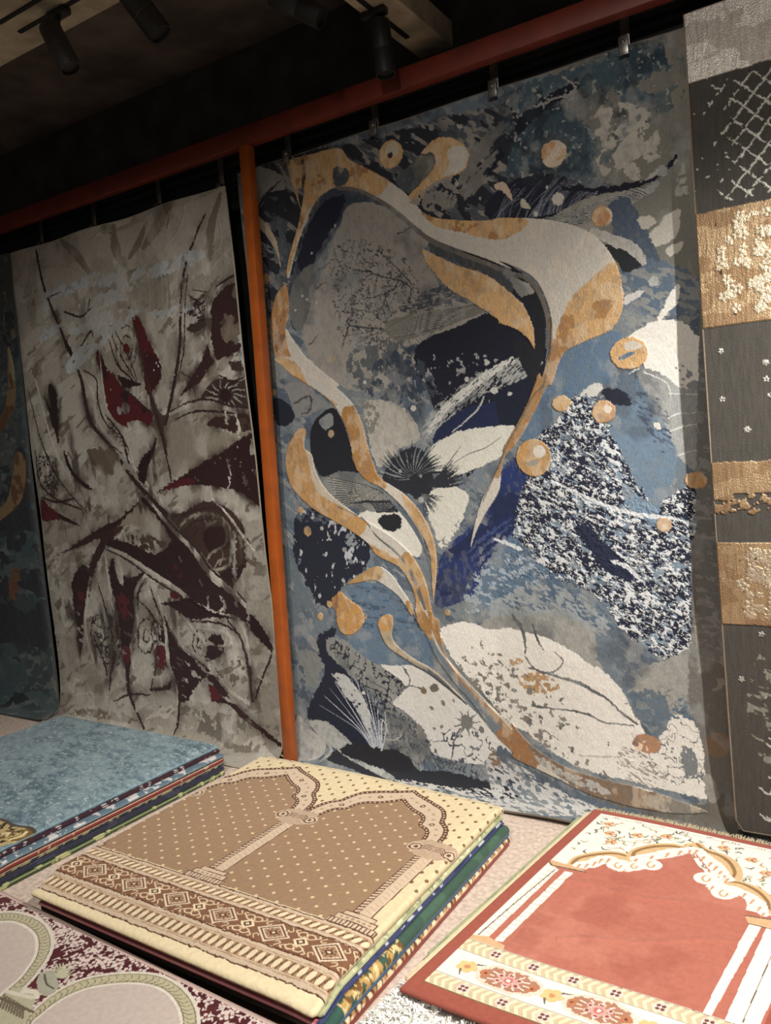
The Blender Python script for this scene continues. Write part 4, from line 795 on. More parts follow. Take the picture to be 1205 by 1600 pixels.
for k in range(26):
    a = math.radians(k * 14); b.stroke(fG(925 + 34 * math.cos(a), 622 + 34 * math.sin(a), 925 + 80 * math.cos(a + .3), 622 + 62 * math.sin(a + .3)), [1.2, .6], IV if k % 2 else (36, 22, 22), jag=.006)
sm(fG(840, 560, 900, 540, 980, 560, 1040, 520), 3, IV); ln(fG(900, 540, 960, 565, 1030, 530), [1, 2, 1]); b.fill(fG(940, 480, 1010, 490, 1000, 530, 960, 520), (60, 46, 40), jag=.016)
sm(fG(700, 700, 780, 665, 860, 655, 950, 680, 1080, 690), 4.4, IV); ln(fG(700, 690, 780, 652, 860, 640, 950, 668, 1070, 672), [1, 2, 1.4]); ln(fG(720, 722, 800, 690, 900, 690, 1060, 712), [1, 2, 1.4])
dk(fG(850, 740, 900, 710, 1060, 700, 1060, 760, 980, 780, 920, 760), (54, 30, 28), cover=(16, .75, 7)); ln(fG(750, 530, 790, 560, 810, 640), [1, 1.3, .6])
b.fill(fG(700, 740, 840, 740, 940, 780, 1060, 760, 900, 860, 740, 960, 690, 900), (160, 152, 136), jag=.006)
dk(fG(640, 1020, 740, 960, 820, 905, 900, 860, 980, 800, 1060, 770, 1120, 760, 1120, 1120, 1060, 1080, 980, 1020, 900, 1000, 800, 990, 700, 1000), (46, 16, 20)); b.fill(fG(660, 1010, 760, 960, 800, 980, 720, 1000), RED, jag=.008)
b.fill(fG(1040, 900, 1090, 880, 1090, 1020, 1050, 980), (110, 92, 82), jag=.02, cover=(18, .6, 8))
# left side feathers
for pts in ((180, 620, 200, 680, 215, 740, 240, 800, 232, 740, 210, 680), (200, 580, 225, 600, 238, 680, 240, 820, 222, 740, 205, 640), (262, 850, 300, 940, 370, 1010, 340, 1000, 290, 950, 262, 880)): dk(fG(*pts), (40, 20, 20))
b.put(b.fill(fG(155, 860, 220, 880, 240, 1000, 200, 1040, 160, 980), None), (50, 30, 28), cover=(34, .35, 9, 0, 1, 'r')); ln(fG(150, 850, 165, 980, 230, 1050, 330, 1090), [1, 2, 1.4])
sm(fG(150, 560, 190, 720, 230, 860, 300, 1000, 380, 1100), 2.4, IV); ln(fG(120, 600, 150, 720, 190, 860, 260, 1000, 350, 1100), [.8, 1.4, 1]); ln(fG(170, 1040, 230, 1060, 300, 1045), [1, 2.5, 1])
b.put(b.fill(fG(240, 760, 460, 860, 560, 960, 480, 1040, 340, 960), None), (112, 96, 80), cover=(7, .3, 10)); b.stroke(fG(440, 830, 500, 900, 560, 940), [3, 8, 3], (104, 88, 72), jag=.02, cover=(14, .6, 11))
# icy brush strokes
def icy(pts, w, cov=.72, col=BLW): b.stroke(pts, w, col, jag=.012, cover=(15, cov, 12, 160, 1.6), sh=.4, h=.002)
icy(fG(190, 215, 260, 190, 360, 150, 460, 150, 560, 130, 680, 100, 780, 70, 830, 40), [4, 12, 12, 11, 12, 10, 14, 4]); icy(fG(460, 70, 500, 140, 520, 200), [1, 10, 5]); icy(fG(280, 510, 330, 460, 400, 400, 440, 360, 520, 300), [10, 14, 12, 10, 4])
icy(fG(170, 390, 230, 360, 330, 350, 430, 310, 500, 290, 640, 300, 780, 260, 830, 250), [5, 11, 8, 12, 7, 9, 7, 3], .6); icy(fG(360, 300, 420, 230, 500, 190, 520, 170), [8, 14, 16, 8], .7); icy(fG(170, 170, 190, 300, 170, 400), [5, 8, 3], .5); icy(fG(330, 440, 380, 420, 420, 380), [8, 12, 6])
for pts in ((260, 280, 330, 300, 380, 260), (370, 230, 360, 280), (330, 420, 370, 360, 380, 390), (205, 220, 250, 200)): ln(fG(*pts), [1.4, 2, .6])
icy(fG(970, 140, 990, 240, 985, 400), [3, 7, 4], .6); icy(fG(1000, 440, 1010, 480), [9, 12], .8); icy(fG(1035, 560, 1045, 700, 1035, 850), [4, 6, 8], .8, (190, 186, 178)); icy(fG(860, 300, 860, 400, 890, 500), [3, 4, 2], .9, IV)
for x, y in ((590, 440), (600, 460), (640, 490), (650, 505), (655, 485), (630, 520), (720, 540), (815, 545), (850, 520), (800, 960), (810, 970), (940, 910), (935, 960), (960, 880), (1000, 960), (1010, 985), (990, 940), (1030, 930), (880, 900), (900, 880), (440, 520), (455, 600)): b.disc(fG(x, y)[0], 1.6, IV2, jag=.004)
icy(fG(930, 880, 940, 960, 930, 1010), [1, 2, 1], .8, IV2); icy(fG(985, 900, 1000, 980, 1020, 1010), [2, 3, 1], .8, IV2); icy(fG(965, 700, 975, 760, 970, 840), [2, 3, 2], .8, IV2); icy(fG(925, 690, 930, 740), [2, 3], .8, IV2)

# ------- lower half
dk(fH(170, 0, 200, 30, 240, 60, 325, 110, 240, 85, 172, 85), RED, halo=False); b.fill(fH(240, 60, 325, 110, 250, 85), DK, jag=.004)
dk(fH(195, 245, 260, 215, 340, 160, 420, 110, 480, 85, 575, 8, 510, 110, 440, 190, 400, 260, 380, 320, 362, 300, 380, 230, 410, 160, 340, 190, 270, 215), (58, 26, 26))
b.fill(fH(340, 160, 480, 90, 560, 20, 470, 110, 420, 130), (44, 16, 18), jag=.006)
big_d = dk(fH(575, -10, 640, 40, 700, 120, 760, 170, 805, 220, 850, 310, 900, 360, 960, 400, 1010, 460, 1060, 510, 1115, 620, 1060, 580, 980, 490, 880, 462, 790, 410, 700, 345, 600, 290, 520, 240, 435, 185, 470, 165, 560, 190, 640, 225, 700, 180, 690, 140, 620, 70), (44, 16, 20))
b.fill(fH(520, 140, 600, 120, 660, 150, 640, 170, 580, 170, 540, 180), (96, 78, 66), jag=.016); b.fill(fH(560, 160, 640, 150, 680, 190, 620, 210), (80, 62, 52), jag=.02, cover=(20, .5, 13)); b.disc(fH(728, 300)[0], 11, (84, 16, 26), jag=.02, cover=(20, .6, 14)); b.fill(fH(700, 380, 760, 370, 750, 400, 710, 410), RED, jag=.01)
b.fill(fH(580, 20, 640, 70, 690, 140, 660, 170, 560, 110, 500, 110, 470, 130, 520, 70), (160, 150, 132), jag=.012)
b.fill(fH(480, 120, 560, 150, 620, 200, 560, 200, 470, 150), (66, 42, 36), jag=.012, cover=(16, .6, 19))
# scroll with rosette
dk(fH(700, 70, 760, 50, 830, 10, 900, 20, 960, 60, 1010, 150, 1000, 280, 940, 320, 880, 290, 830, 220, 760, 150), (62, 40, 34), cover=(9, .8, 15)); dk(fH(840, 130, 900, 110, 940, 150, 930, 200, 870, 220, 840, 180), DK, halo=False)
for pts, w in (((850, 110, 900, 90, 930, 140, 920, 190, 870, 220, 840, 270), 3), ((740, 110, 790, 70, 860, 60, 920, 90, 945, 150, 940, 260, 880, 290, 850, 270), 3.4), ((800, 80, 830, 60, 850, 100, 880, 70), 1.6), ((880, 280, 900, 250, 940, 240, 950, 210), 1.8), ((900, 270, 915, 230, 905, 200), 1.4)): sm(fH(*pts), w, (170, 162, 146))
for pts in ((760, 130, 800, 90, 870, 80), (730, 100, 760, 60, 830, 40, 900, 40, 960, 100), (780, 160, 810, 130, 800, 100), (890, 30, 990, 130, 1030, 200)): ln(fH(*pts), [1, 1.8, 1])
dk(fH(900, 310, 950, 280, 1000, 270, 960, 350, 920, 360), DK, halo=False); b.fill(fH(980, 130, 1060, 200, 1100, 260, 1010, 260), (112, 98, 84), jag=.014, cover=(18, .5, 16))
sm(fH(600, -10, 700, 110, 790, 200, 850, 290, 940, 370, 1000, 440), 5.5, IV); ln(fH(610, -10, 712, 108, 802, 195, 866, 285, 950, 360, 1010, 430), [1.6, 2, 1.6]); sm(fH(870, 0, 930, 60, 1000, 160, 1040, 210), 2.5)
sm(fH(435, 195, 520, 230, 620, 295, 730, 370, 800, 430, 880, 470, 960, 490, 1000, 560, 1020, 680), 4.5, IV); ln(fH(436, 205, 520, 245, 610, 310, 720, 385, 790, 445), [1, 1.8, 1.4]); ln(fH(930, 500, 985, 580, 1015, 700, 1030, 830), [1.4, 2.6, 1.6])
# hanging roots
for pts in ((465, 240, 520, 320, 600, 300, 575, 380, 565, 480, 548, 600, 535, 690, 515, 690, 500, 600, 480, 450, 450, 310), (340, 268, 372, 330, 352, 450, 338, 560, 325, 640, 316, 560, 300, 430, 297, 330)): dk(fH(*pts), (44, 16, 19))
b.fill(fH(480, 400, 540, 390, 530, 480, 500, 480), (96, 20, 30), jag=.02, cover=(16, .5, 17)); b.fill(fH(470, 250, 500, 260, 510, 350, 490, 330), IV, jag=.008); b.fill(fH(300, 380, 345, 380, 330, 450, 305, 440), (92, 18, 28), jag=.016, cover=(20, .5, 18))
dk(fH(650, 430, 720, 415, 780, 405, 850, 455, 960, 490, 870, 485, 780, 492, 700, 440), DK); dk(fH(665, 470, 700, 540, 760, 610, 850, 670, 900, 740, 935, 830, 880, 830, 800, 810, 740, 830, 710, 760, 690, 680, 650, 640, 660, 560), (46, 16, 20))
b.fill(fH(640, 610, 690, 600, 680, 690, 640, 680), (98, 16, 28), jag=.012); b.fill(fH(850, 770, 920, 790, 900, 820, 860, 815), (92, 14, 24), jag=.01); b.fill(fH(500, 610, 540, 610, 525, 680), (96, 16, 26), jag=.01); b.fill(fH(800, 770, 840, 740, 860, 830, 780, 830), IV, jag=.016)
for x, y, rx in ((400, 540, 30), (600, 560, 34), (815, 590, 26), (440, 620, 26), (640, 540, 20)):
    for r in (1, .68, .36):
        b.stroke([((x + rx * r * math.cos(t)) * .3817, 780 + (y + 2.1 * rx * r * math.sin(t)) * .3817) for t in np.linspace(.4, 6.2, 12)], [1.2, 1.5, .6], (44, 24, 24) if r != .68 else IV, jag=.010)
dk(fH(860, 560, 900, 560, 915, 610, 890, 650, 840, 660, 845, 600), DK); sm(fH(800, 530, 860, 540, 930, 560, 930, 600, 890, 600), 3, (170, 162, 146)); sm(fH(740, 470, 790, 540, 840, 600, 820, 660), 3, (170, 162, 146))
sm(fH(370, 320, 350, 450, 350, 560, 400, 720), 3, IV); sm(fH(430, 210, 450, 360, 470, 500, 490, 620, 520, 700), 3, IV); sm(fH(600, 310, 560, 380, 560, 500, 540, 600, 545, 690), 4, IV); sm(fH(650, 400, 680, 560, 690, 680, 720, 760, 725, 840), 4, IV); sm(fH(680, 480, 740, 600, 850, 680, 930, 780, 1020, 840), 4.4, IV)
for pts, w in (((470, 640, 455, 720, 450, 780), [2, 2.4, 1]), ((525, 680, 530, 780, 560, 860, 590, 945), [5, 3, 1.6]), ((735, 820, 732, 900, 710, 965), [2, 2.6, 1.4]), ((1020, 690, 1035, 830), [2.6, 1.6]), ((1110, 640, 1070, 740, 1040, 830), [2, 1.4]), ((900, 790, 1000, 890, 1080, 950, 1150, 1010), [6, 5, 4, 3]), ((400, 340, 440, 480, 470, 600), [1, 2, 1]), ((560, 400, 640, 500, 650, 620, 620, 780), [1, 2, 1.2]), ((780, 500, 900, 510, 980, 560), [1, 2, 1]), ((380, 560, 430, 680, 440, 740), [1.4, 2, 1]), ((620, 360, 640, 430, 670, 500), [1, 2, 1]), ((620, 780, 690, 770, 700, 740), [2, 4, 1]), ((470, 830, 530, 800, 620, 800), [1, 1.8, 1])): ln(fH(*pts), w, (52, 20, 22), .006)
b.put(b.fill(fH(380, 500, 480, 480, 500, 660, 420, 680), None), (54, 34, 30), cover=(26, .25, 21, 0, 1, 'r')); b.put(b.fill(fH(900, 640, 1010, 650, 940, 780, 860, 700), None), (96, 78, 68), cover=(18, .3, 22))
b.fill(fH(260, 870, 450, 860, 560, 900, 540, 920, 420, 900, 340, 890), (120, 108, 88), jag=.014, cover=(12, .6, 23)); b.fill(fH(820, 860, 1000, 880, 1040, 960, 1000, 1040, 840, 960, 780, 940), (120, 112, 100), jag=.016, cover=(12, .6, 24))
for pts in ((900, 400, 920, 440, 900, 460), (740, 230, 745, 250), (850, 400, 850, 440), (820, 330, 830, 350)): icy(fH(*pts), [1.4, 2.2], .8, IV2)
icy(fH(960, 120, 960, 300, 962, 480), [3, 4, 2], .8, (160, 156, 148)); icy(fH(1005, 110, 1010, 400, 1015, 560), [2, 3, 2], .7, (160, 156, 148)); b.put(b.fill(fH(200, 400, 1000, 640, 1000, 900, 300, 900), None), (190, 184, 172), cover=(16, .08, 25, 20, 2), sh=.6)
dkm = b.col.mean(2) < .06
hz = b.blur(dkm, .032); hz2 = b.blur(dkm, .06)
al = np.clip(hz * 2.4, 0, .92) * np.clip((fbm(b.U * 11, b.V * 6, 77, 4) - .40) * 6, 0, 1) * ~dkm
b.put(np.ones_like(dkm), (58, 42, 35), a=al.astype(np.float32))
al = np.clip((fbm(b.U * 5 + 3, b.V * 3.2, 88, 4) - .52) * 3.5, 0, .4) * ~dkm; b.put(np.ones_like(dkm), (132, 120, 104), a=al.astype(np.float32))
lowv = np.clip((b.V - 1.0) / .4, 0, 1); dm2 = (fbm(b.U * 13 + 2, b.V * 4.5, 118, 4) - .60) * 9 * lowv * np.clip(1.6 - np.abs(b.U - .75) * 1.6, 0, 1) * np.clip((2.65 - b.V) / .3, 0, 1)
b.put(np.ones_like(dkm), (50, 28, 26), a=(np.clip(dm2, 0, .85) * ~dkm).astype(np.float32))
al = np.clip((fbm(b.U * 7 + 9, b.V * 4, 98, 4) - .55) * 4, 0, .5) * ~dkm; b.put(np.ones_like(dkm), (200, 194, 182), a=al.astype(np.float32))
b.sh = np.maximum(b.sh, (.25 + .5 * fbm(b.U * 5, b.V * 5, 8, 3)) * (b.col.mean(2) > .12)).astype(np.float32)
b.hg += ((fbm(b.U * 24, b.V * 24, 5, 3) - .5) * .003 * np.clip(b.V - 1.0, 0, 1)).astype(np.float32)
b.hg += (.010 * np.exp(-((b.V - 2.36 - .03 * np.sin(b.U * 3)) / .02) ** 2) + .006 * np.exp(-((b.V - 1.9 - .1 * b.U) / .012) ** 2)).astype(np.float32) * .5
root = rug_root('ivory_rug', (-3.6, 0.13, 0), 'ivory rug with dark maroon branching plant design hung left of the orange post', 'rug', 'hanging rugs')
white.build(M_pile_w, M_bind_l, root); parent_fix(root)

# ------------------------------------------------------------------ teal rug at far left
prof_t = [(0.085, 2.885), (0.085, 2.0), (0.08, 1.0), (0.08, 0.4), (0.075, 0.15), (0.05, 0.05), (-0.01, 0.022), (-0.05, 0.014)]
teal = WallRug('teal_rug', prof_t, -5.86, -5.71, 1.30, 0.004, (44, 62, 66), lambda u, v: .006 * np.sin(u * 6) + .02 * np.clip((u - 1.18) / .12, 0, 1) ** 2 * np.clip(v - .3, 0, 1), seed=51)
b = teal.c; fK = lambda *a: [(a[i] * .4746, 380 + a[i + 1] * .4746) for i in range(0, len(a), 2)]
b.put(b.noise_mask(2.5, .5, 1, 80, .5), (52, 76, 80)); b.put(b.noise_mask(5, .35, 2, 90, .4), (32, 44, 54)); b.put(b.noise_mask(12, .25, 3, 80, .5), (66, 86, 88)); b.put(b.noise_mask(20, .12, 4, 80, .5), (92, 100, 98))
b.put(b.fill(fK(-60, 700, 100, 700, 240, 1100, 250, 1480, 100, 1500, -60, 1500), None), (24, 32, 42), cover=(6, .5, 5, 90, .5))
b.put(b.fill(fK(-60, 150, 50, 150, 60, 300, 40, 420, 60, 620, 0, 900, -60, 900), None), (70, 72, 72), cover=(16, .5, 6, 30, 2))
for pts in ((28, 340, 48, 430, 56, 500, 40, 560, 10, 610, -40, 640, -30, 600, 10, 560, 28, 480), (55, 690, 86, 710, 88, 780, 70, 850, 30, 890, -30, 930, -20, 890, 20, 850, 40, 780)):
    b.fill(fK(*pts), (142, 112, 70), jag=.004, sh=.5, h=.003); b.fill(fK(*pts), (104, 66, 34), jag=.01, cover=(16, .4, 7), sh=.4)
b.fill(fK(30, 340, 48, 400, 52, 460, 36, 420), (150, 136, 108), jag=.004); b.stroke(fK(30, 80, 18, 180, 14, 280), [1, 2.5, .6], (130, 128, 118), jag=.003); b.disc(fK(48, 300)[0], 7, (112, 106, 86), jag=.01); b.disc(fK(46, 1130)[0], 8, (108, 66, 34), jag=.014, sh=.5)
b.fill(fK(30, 1080, 60, 1075, 66, 1160, 30, 1170), (108, 66, 34), jag=.012, cover=(20, .7, 8)); b.fill(fK(170, 1430, 200, 1445, 240, 1510, 230, 1540, 200, 1500), (116, 118, 110), jag=.006)
b.stroke(fK(40, 540, 20, 640, 40, 700), [2, 4, 2], (86, 94, 92), jag=.012, cover=(30, .5, 9)); b.stroke(fK(70, 450, 90, 540, 110, 600), [1, 2, 1], (96, 104, 100), jag=.01, cover=(30, .5, 9))
b.fill(fK(0, 120, 60, 40, 70, 120, 40, 200, -20, 260), (64, 68, 66), jag=.014, cover=(12, .6, 10))
b.hg += ((fbm(b.U * 20, b.V * 20, 5, 3) - .5) * .003).astype(np.float32)
root = rug_root('teal_rug', (-5.2, 0.1, 0), 'dark teal rug with gold brown curls hanging at the far left edge', 'rug', 'hanging rugs')
teal.build(M_pile, M_bind_g, root); parent_fix(root)

# ------------------------------------------------------------------ charcoal and bronze block rug at right
prof_c = [(0.085, 2.95), (0.06, 2.2), (0.045, 1.2), (0.048, 0.5), (0.056, 0.16), (0.058, 0.085)]
char = WallRug('block_rug', prof_c, -0.592, -0.505, 2.0, 0.003, (66, 62, 56), lambda u, v: .004 * np.sin(u * 6 + v), seed=71)
b = char.c
def vpx(y, x=1150): return char.to_uv((x, y))[1]
fU = lambda *a: [(780 + a[i] * .3527, 180 + a[i + 1] * .3527) for i in range(0, len(a), 2)]
rows = [(0, vpx(118, 1120)), (vpx(326, 1130), vpx(508, 1140)), (vpx(722, 1150), vpx(797, 1160)), (vpx(848, 1160), vpx(976, 1165))]
BRZ = (172, 142, 104)
lo = b.noise_mask(30, .45, 1, 90, .3)
for i, (v0, v1) in enumerate(rows):
    M_ = b.jag((b.V >= v0) & (b.V <= v1 + (.0 if i != 2 else .02 * (fbm(b.U * 40, b.V * 0, 3, 2)))), .003)
    b.put(M_, (204, 196, 184) if i == 0 else BRZ, sh=.85, h=.004)
    b.put(M_ & b.noise_mask(14, .4, 5, 90, .6), (182, 172, 160) if i == 0 else (146, 114, 80), sh=.7)
    if i == 2: b.put(M_ & b.noise_mask(50, .45, 6) & (b.V > v1 - .06), (66, 62, 56), sh=0, h=0)
rs = np.random.RandomState(9)
def flower(u, v, r, col, lift=.006, pet=5):
    a0 = rs.uniform(0, 6.28)
    for k in range(pet):
        a = a0 + k * 2 * PI / pet; c_, s_ = math.cos(a), math.sin(a)
        b.fill([(u + r * .15 * c_, v + r * .15 * s_), (u + r * .6 * c_ - r * .3 * s_, v + r * .6 * s_ + r * .3 * c_), (u + r * c_, v + r * s_), (u + r * .6 * c_ + r * .3 * s_, v + r * .6 * s_ - r * .3 * c_)], col, px=False, jag=.001, sh=.9, h=lift)
for i, (v0, v1) in ((1, rows[1]), (3, rows[3])):
    for k in range(260):
        u = .03 + rs.rand() * 1.9 if k > 130 else .06 + rs.rand() * .4; v = v0 + .03 + (v1 - v0 - .06) * rs.rand(); q = min(1, max(.0, (u - .02) / .12))
        if k % 4 == 0: b.disc((u + .02, v), .006 + .008 * rs.rand(), (214, 196, 162), px=False, jag=.010, sh=1, h=.005)
        if k % 9 == 0: b.disc((u, v + .015), .004, (70, 52, 38), px=False, jag=.008)
        if rs.rand() < q: flower(u, v, .011 + .010 * rs.rand(), (206, 190, 160) if i == 1 else (190, 172, 146))
# white lattice
Lm = np.zeros_like(lo); v0, v1 = rows[0][1] + .02, rows[1][0] - .02
for k in range(-12, 44):
    for sgn in (1, -1):
        Lm |= b.line([(k * .068, v0), (k * .068 + sgn * (v1 - v0) * .95, v1)], [.0034, .0034])
fade = np.clip((b.U - .05) / .13, 0, 1)
b.put(b.jag(Lm, .004) & (b.V > v0) & (b.V < v1) & (fbm(b.U * 60, b.V * 60, 4, 2) < .22 + .55 * fade), (188, 184, 172), sh=.6, h=.003)
for (v0, v1, n, u0) in ((rows[1][1] + .03, rows[2][0] - .03, 90, .05), (rows[3][1] + .03, 2.5, 150, .05)):
    for k in range(n):
        u = u0 + .07 * rs.randint(0, 26); v = v0 + .055 * rs.randint(0, max(1, int((v1 - v0) / .055)))
        q = .4 + .6 * min(1, (u - .05) / .15)
        if rs.rand() < q: flower(u + rs.normal() * .003, v, .011, (184, 182, 172), .003)
for k in range(34):
    v = vpx(1290) - .35 + .33 * rs.rand(); u = .08 + .3 * rs.rand(); b.stroke([(u, v), (u + .03, v + .02), (u + .05, v - .01), (u + .08, v + .02)], [.003, .004, .003], (176, 174, 166), px=False, jag=.003)
b.put(b.fill([(.12, 2.2), (.5, 2.1), (.5, 2.6), (.1, 2.6)], None, px=False), (120, 122, 108), cover=(26, .14, 15, 30, 2))
root = rug_root('block_rug', (0.4, 0.05, 0), 'charcoal rug with bronze and silver blocks and white lattice at the right edge', 'rug', 'hanging rugs')
char.build(pile_mat('bronze_pile', rmin=0.26, metal=0.7, sheen=0.1, bump=0.9), mat('brown_binding', (140, 124, 108), 0.7, noise=.2, scale=300), root); parent_fix(root)

# ------------------------------------------------------------------ folded prayer carpets: beige stack
def carpet(name, o, ex, ey, w, d, z, t, step, base, label, group, paint=None, droop=None, seed=1, bind=None, sides='', m=None, cat='carpet', be=0.5, br=.003):
    f = FloorRug(o, ex, ey, w, d, z, t, step, base, droop, seed)
    if isinstance(droop, tuple):      # a stack sags as one: (sag of its top, height of the stack)
        fn, H, ref = droop; a, b_ = o[0] - ref[0], ref[1] - o[1]; f.droop = lambda u, v: fn(u + a, v + b_) * z / H; f.dbot = lambda u, v: fn(u + a, v + b_) * (z - t) / H
    if paint: paint(f.c, f)
    r = rug_root(name, (o[0] + ex[0] * w / 2 + ey[0] * d / 2, o[1] + ey[1] * d / 2, z - t), label, cat, group)
    f.build('pile', m or M_short, r)
    if bind: f.binding(bind, r, sides, br, be)
    parent_fix(r); return f, r
sstep = lambda x: np.clip(x, 0, 1) ** 2 * (3 - 2 * np.clip(x, 0, 1))
CR = (222, 201, 158); CR2 = (222, 200, 168); BR = (158, 124, 92); DB = (98, 60, 38); PK = (208, 182, 154)
def paint_beige(c, f):
    X = f.o[0] + f.ex[0] * c.U + f.ey[0] * c.V; Y = f.o[1] + f.ex[1] * c.U + f.ey[1] * c.V
    q = lambda pts: [f.xy(x, y) for x, y in pts]
    def pf(pts, col, smooth=False, jag=.0012): return c.fill(q(pts), col, px=False, smooth=smooth, jag=jag)
    def ps(pts, w, col, smooth=True, jag=.0012): return c.stroke(q(pts), w, col, px=False, smooth=smooth, jag=jag)
    dots = lambda sx, sy, r, ox, oy, asp: np.minimum(np.hypot(((X - ox + sx / 2) % sx - sx / 2) * asp, (Y - oy + sy / 2) % sy - sy / 2), np.hypot(((X - ox) % sx - sx / 2) * asp, (Y - oy) % sy - sy / 2)) < r
    back = Y > -.9
    c.put(dots(.074, .066, .0085, 0.01, 0, 1.3) & back, (128, 98, 60))
    inner = [(0, -.355), (.035, -.385), (.08, -.415), (.125, -.435), (.152, -.465), (.165, -.51), (.20, -.53), (.222, -.565), (.235, -.61), (.262, -.64), (.27, -.70)]
    outer = [(0, -.275), (.05, -.305), (.12, -.335), (.175, -.365), (.21, -.41), (.228, -.46), (.262, -.495), (.282, -.54), (.292, -.60), (.30, -.64), (.30, -.70)]
    for xc in (-2.25, -1.655):
        side = lambda pts, s: [(xc + s * x, y) for x, y in pts]
        oo = side(outer, -1)[::-1] + side(outer, 1)[1:]; ii = side(inner, -1)[::-1] + side(inner, 1)[1:]
        pf(oo + [(xc + .3, -1.15), (xc - .3, -1.15)], PK); pf(ii + [(xc + .275, -1.15), (xc - .275, -1.15)], BR, jag=.002)
        for s in (-1, 1):
            for pts, wd, col in ((outer, .0095, DB), (inner, .0085, DB)): ps(side(pts, s), [wd], col, jag=.002)
            for pts, wd in ((outer, .0145), (inner, .014)):
                P = smooth_path(np.array(side(pts, s)), False, 6); d = np.concatenate([[0], np.cumsum(np.hypot(*np.diff(P, axis=0).T))])
                for t_ in np.arange(0, d[-1], .019): c.disc(f.xy(np.interp(t_, d, P[:, 0]), np.interp(t_, d, P[:, 1])), .0038, CR2, px=False, jag=.001)
            mid = [((a[0] + b_[0]) / 2, (a[1] + b_[1]) / 2) for a, b_ in zip(outer, inner)]
            P = smooth_path(np.array(side(mid, s)), False, 6); d = np.concatenate([[0], np.cumsum(np.hypot(*np.diff(P, axis=0).T))])
            for n_, t_ in enumerate(np.arange(.03, d[-1], .042)):
                x_, y_ = np.interp(t_, d, P[:, 0]), np.interp(t_, d, P[:, 1])
                c.disc(f.xy(x_, y_), .011 if n_ % 4 == 2 else .007, DB if n_ % 4 == 2 else (176, 146, 108), px=False, jag=.002)
                if n_ % 4 == 2: c.disc(f.xy(x_, y_), .005, PK, px=False, jag=.001)
    fld = (np.abs(c.col - dye(BR)).sum(2) < .02) & (Y < -.37)
    c.put(fld & dots(.085, .07, .0062, .02, .01, 1), (222, 196, 146))
    for xc in (-2.55, -1.955, -1.36):
        pf([(xc - .034, -.66), (xc + .034, -.66), (xc + .034, -1.10), (xc - .034, -1.10)], PK)
        for k in range(26): ps([(xc - .030, -.70 - .016 * k), (xc - .014, -.694 - .016 * k)], [.003], DB, False); 
        for s in (-1, 1): ps([(xc + s * .033, -.70), (xc + s * .033, -1.09)], [.0018], DB, False)
        ps([(xc - .012, -.70), (xc - .012, -1.09)], [.0016], (150, 110, 80), False)
        for k in range(18): ps([(xc + .004, -.71 - .022 * k), (xc + .024, -.72 - .022 * k)], [.0016], (190, 156, 120), False)
        # scroll capital
        pf([(xc - .085, -.63), (xc - .05, -.60), (xc + .05, -.60), (xc + .085, -.63), (xc + .075, -.68), (xc + .03, -.71), (xc - .03, -.71), (xc - .075, -.68)], (188, 158, 130), True, .004)
        for s in (-1, 1):
            c.disc(f.xy(xc + s * .066, -.655), .030, PK, px=False); c.disc(f.xy(xc + s * .066, -.655), .024, DB, px=False); c.disc(f.xy(xc + s * .066, -.655), .018, PK, px=False); c.disc(f.xy(xc + s * .064, -.655), .008, DB, px=False)
            for r_ in (.010, .022, .034): ps([(xc + s * .004, -.625 - r_), (xc + s * .03, -.62 - r_), (xc + s * .045, -.635 - r_)], [.0018], DB)
        # stepped base
        for hw, y0, y1 in ((.055, -1.085, -1.105), (.07, -1.105, -1.13), (.085, -1.13, -1.155)):
            pf([(xc - hw, y0), (xc + hw, y0), (xc + hw, y1), (xc - hw, y1)], PK); ps([(xc - hw, y0), (xc + hw, y0), (xc + hw, y1), (xc - hw, y1), (xc - hw, y0)], [.0018], DB, False)
        for k in range(12): ps([(xc - .078 + k * .0142, -1.133), (xc - .078 + k * .0142, -1.152)], [.0022], DB, False)
        for k in range(6): c.disc(f.xy(xc - .05 + k * .02, -1.118), .006, (176, 140, 104), px=False); 
    # bands
    def band(y0, y1, col): c.put((Y < y0) & (Y >= y1), col)
    band(-1.155, -1.225, PK); band(-1.225, -1.325, (134, 90, 62)); band(-1.325, -1.40, PK); band(-1.40, -1.9, (236, 216, 172))
    for y in (-1.157, -1.223, -1.327, -1.400): ps([(-2.6, y), (-1.2, y)], [.0024], DB, False, .003)
    for y in (-1.171, -1.209, -1.341, -1.384): ps([(-2.6, y), (-1.2, y)], [.0016], (180, 146, 112), False, .003)
    for yc in (-1.190, -1.363):
        c.put((np.abs(Y - yc) < .0165), (172, 134, 98))
        ph = (X / .030) % 1; k_ = ((ph - .5) * .030 - (Y - yc) * .45)
        c.put(np.hypot(k_ * .95, (Y - yc) * .62) < .0095, (232, 210, 170)); c.put((np.abs(np.abs(k_) - .0125) < .0022) & (np.abs(Y - yc) < .0165), DB)
    rs = np.random.RandomState(3)
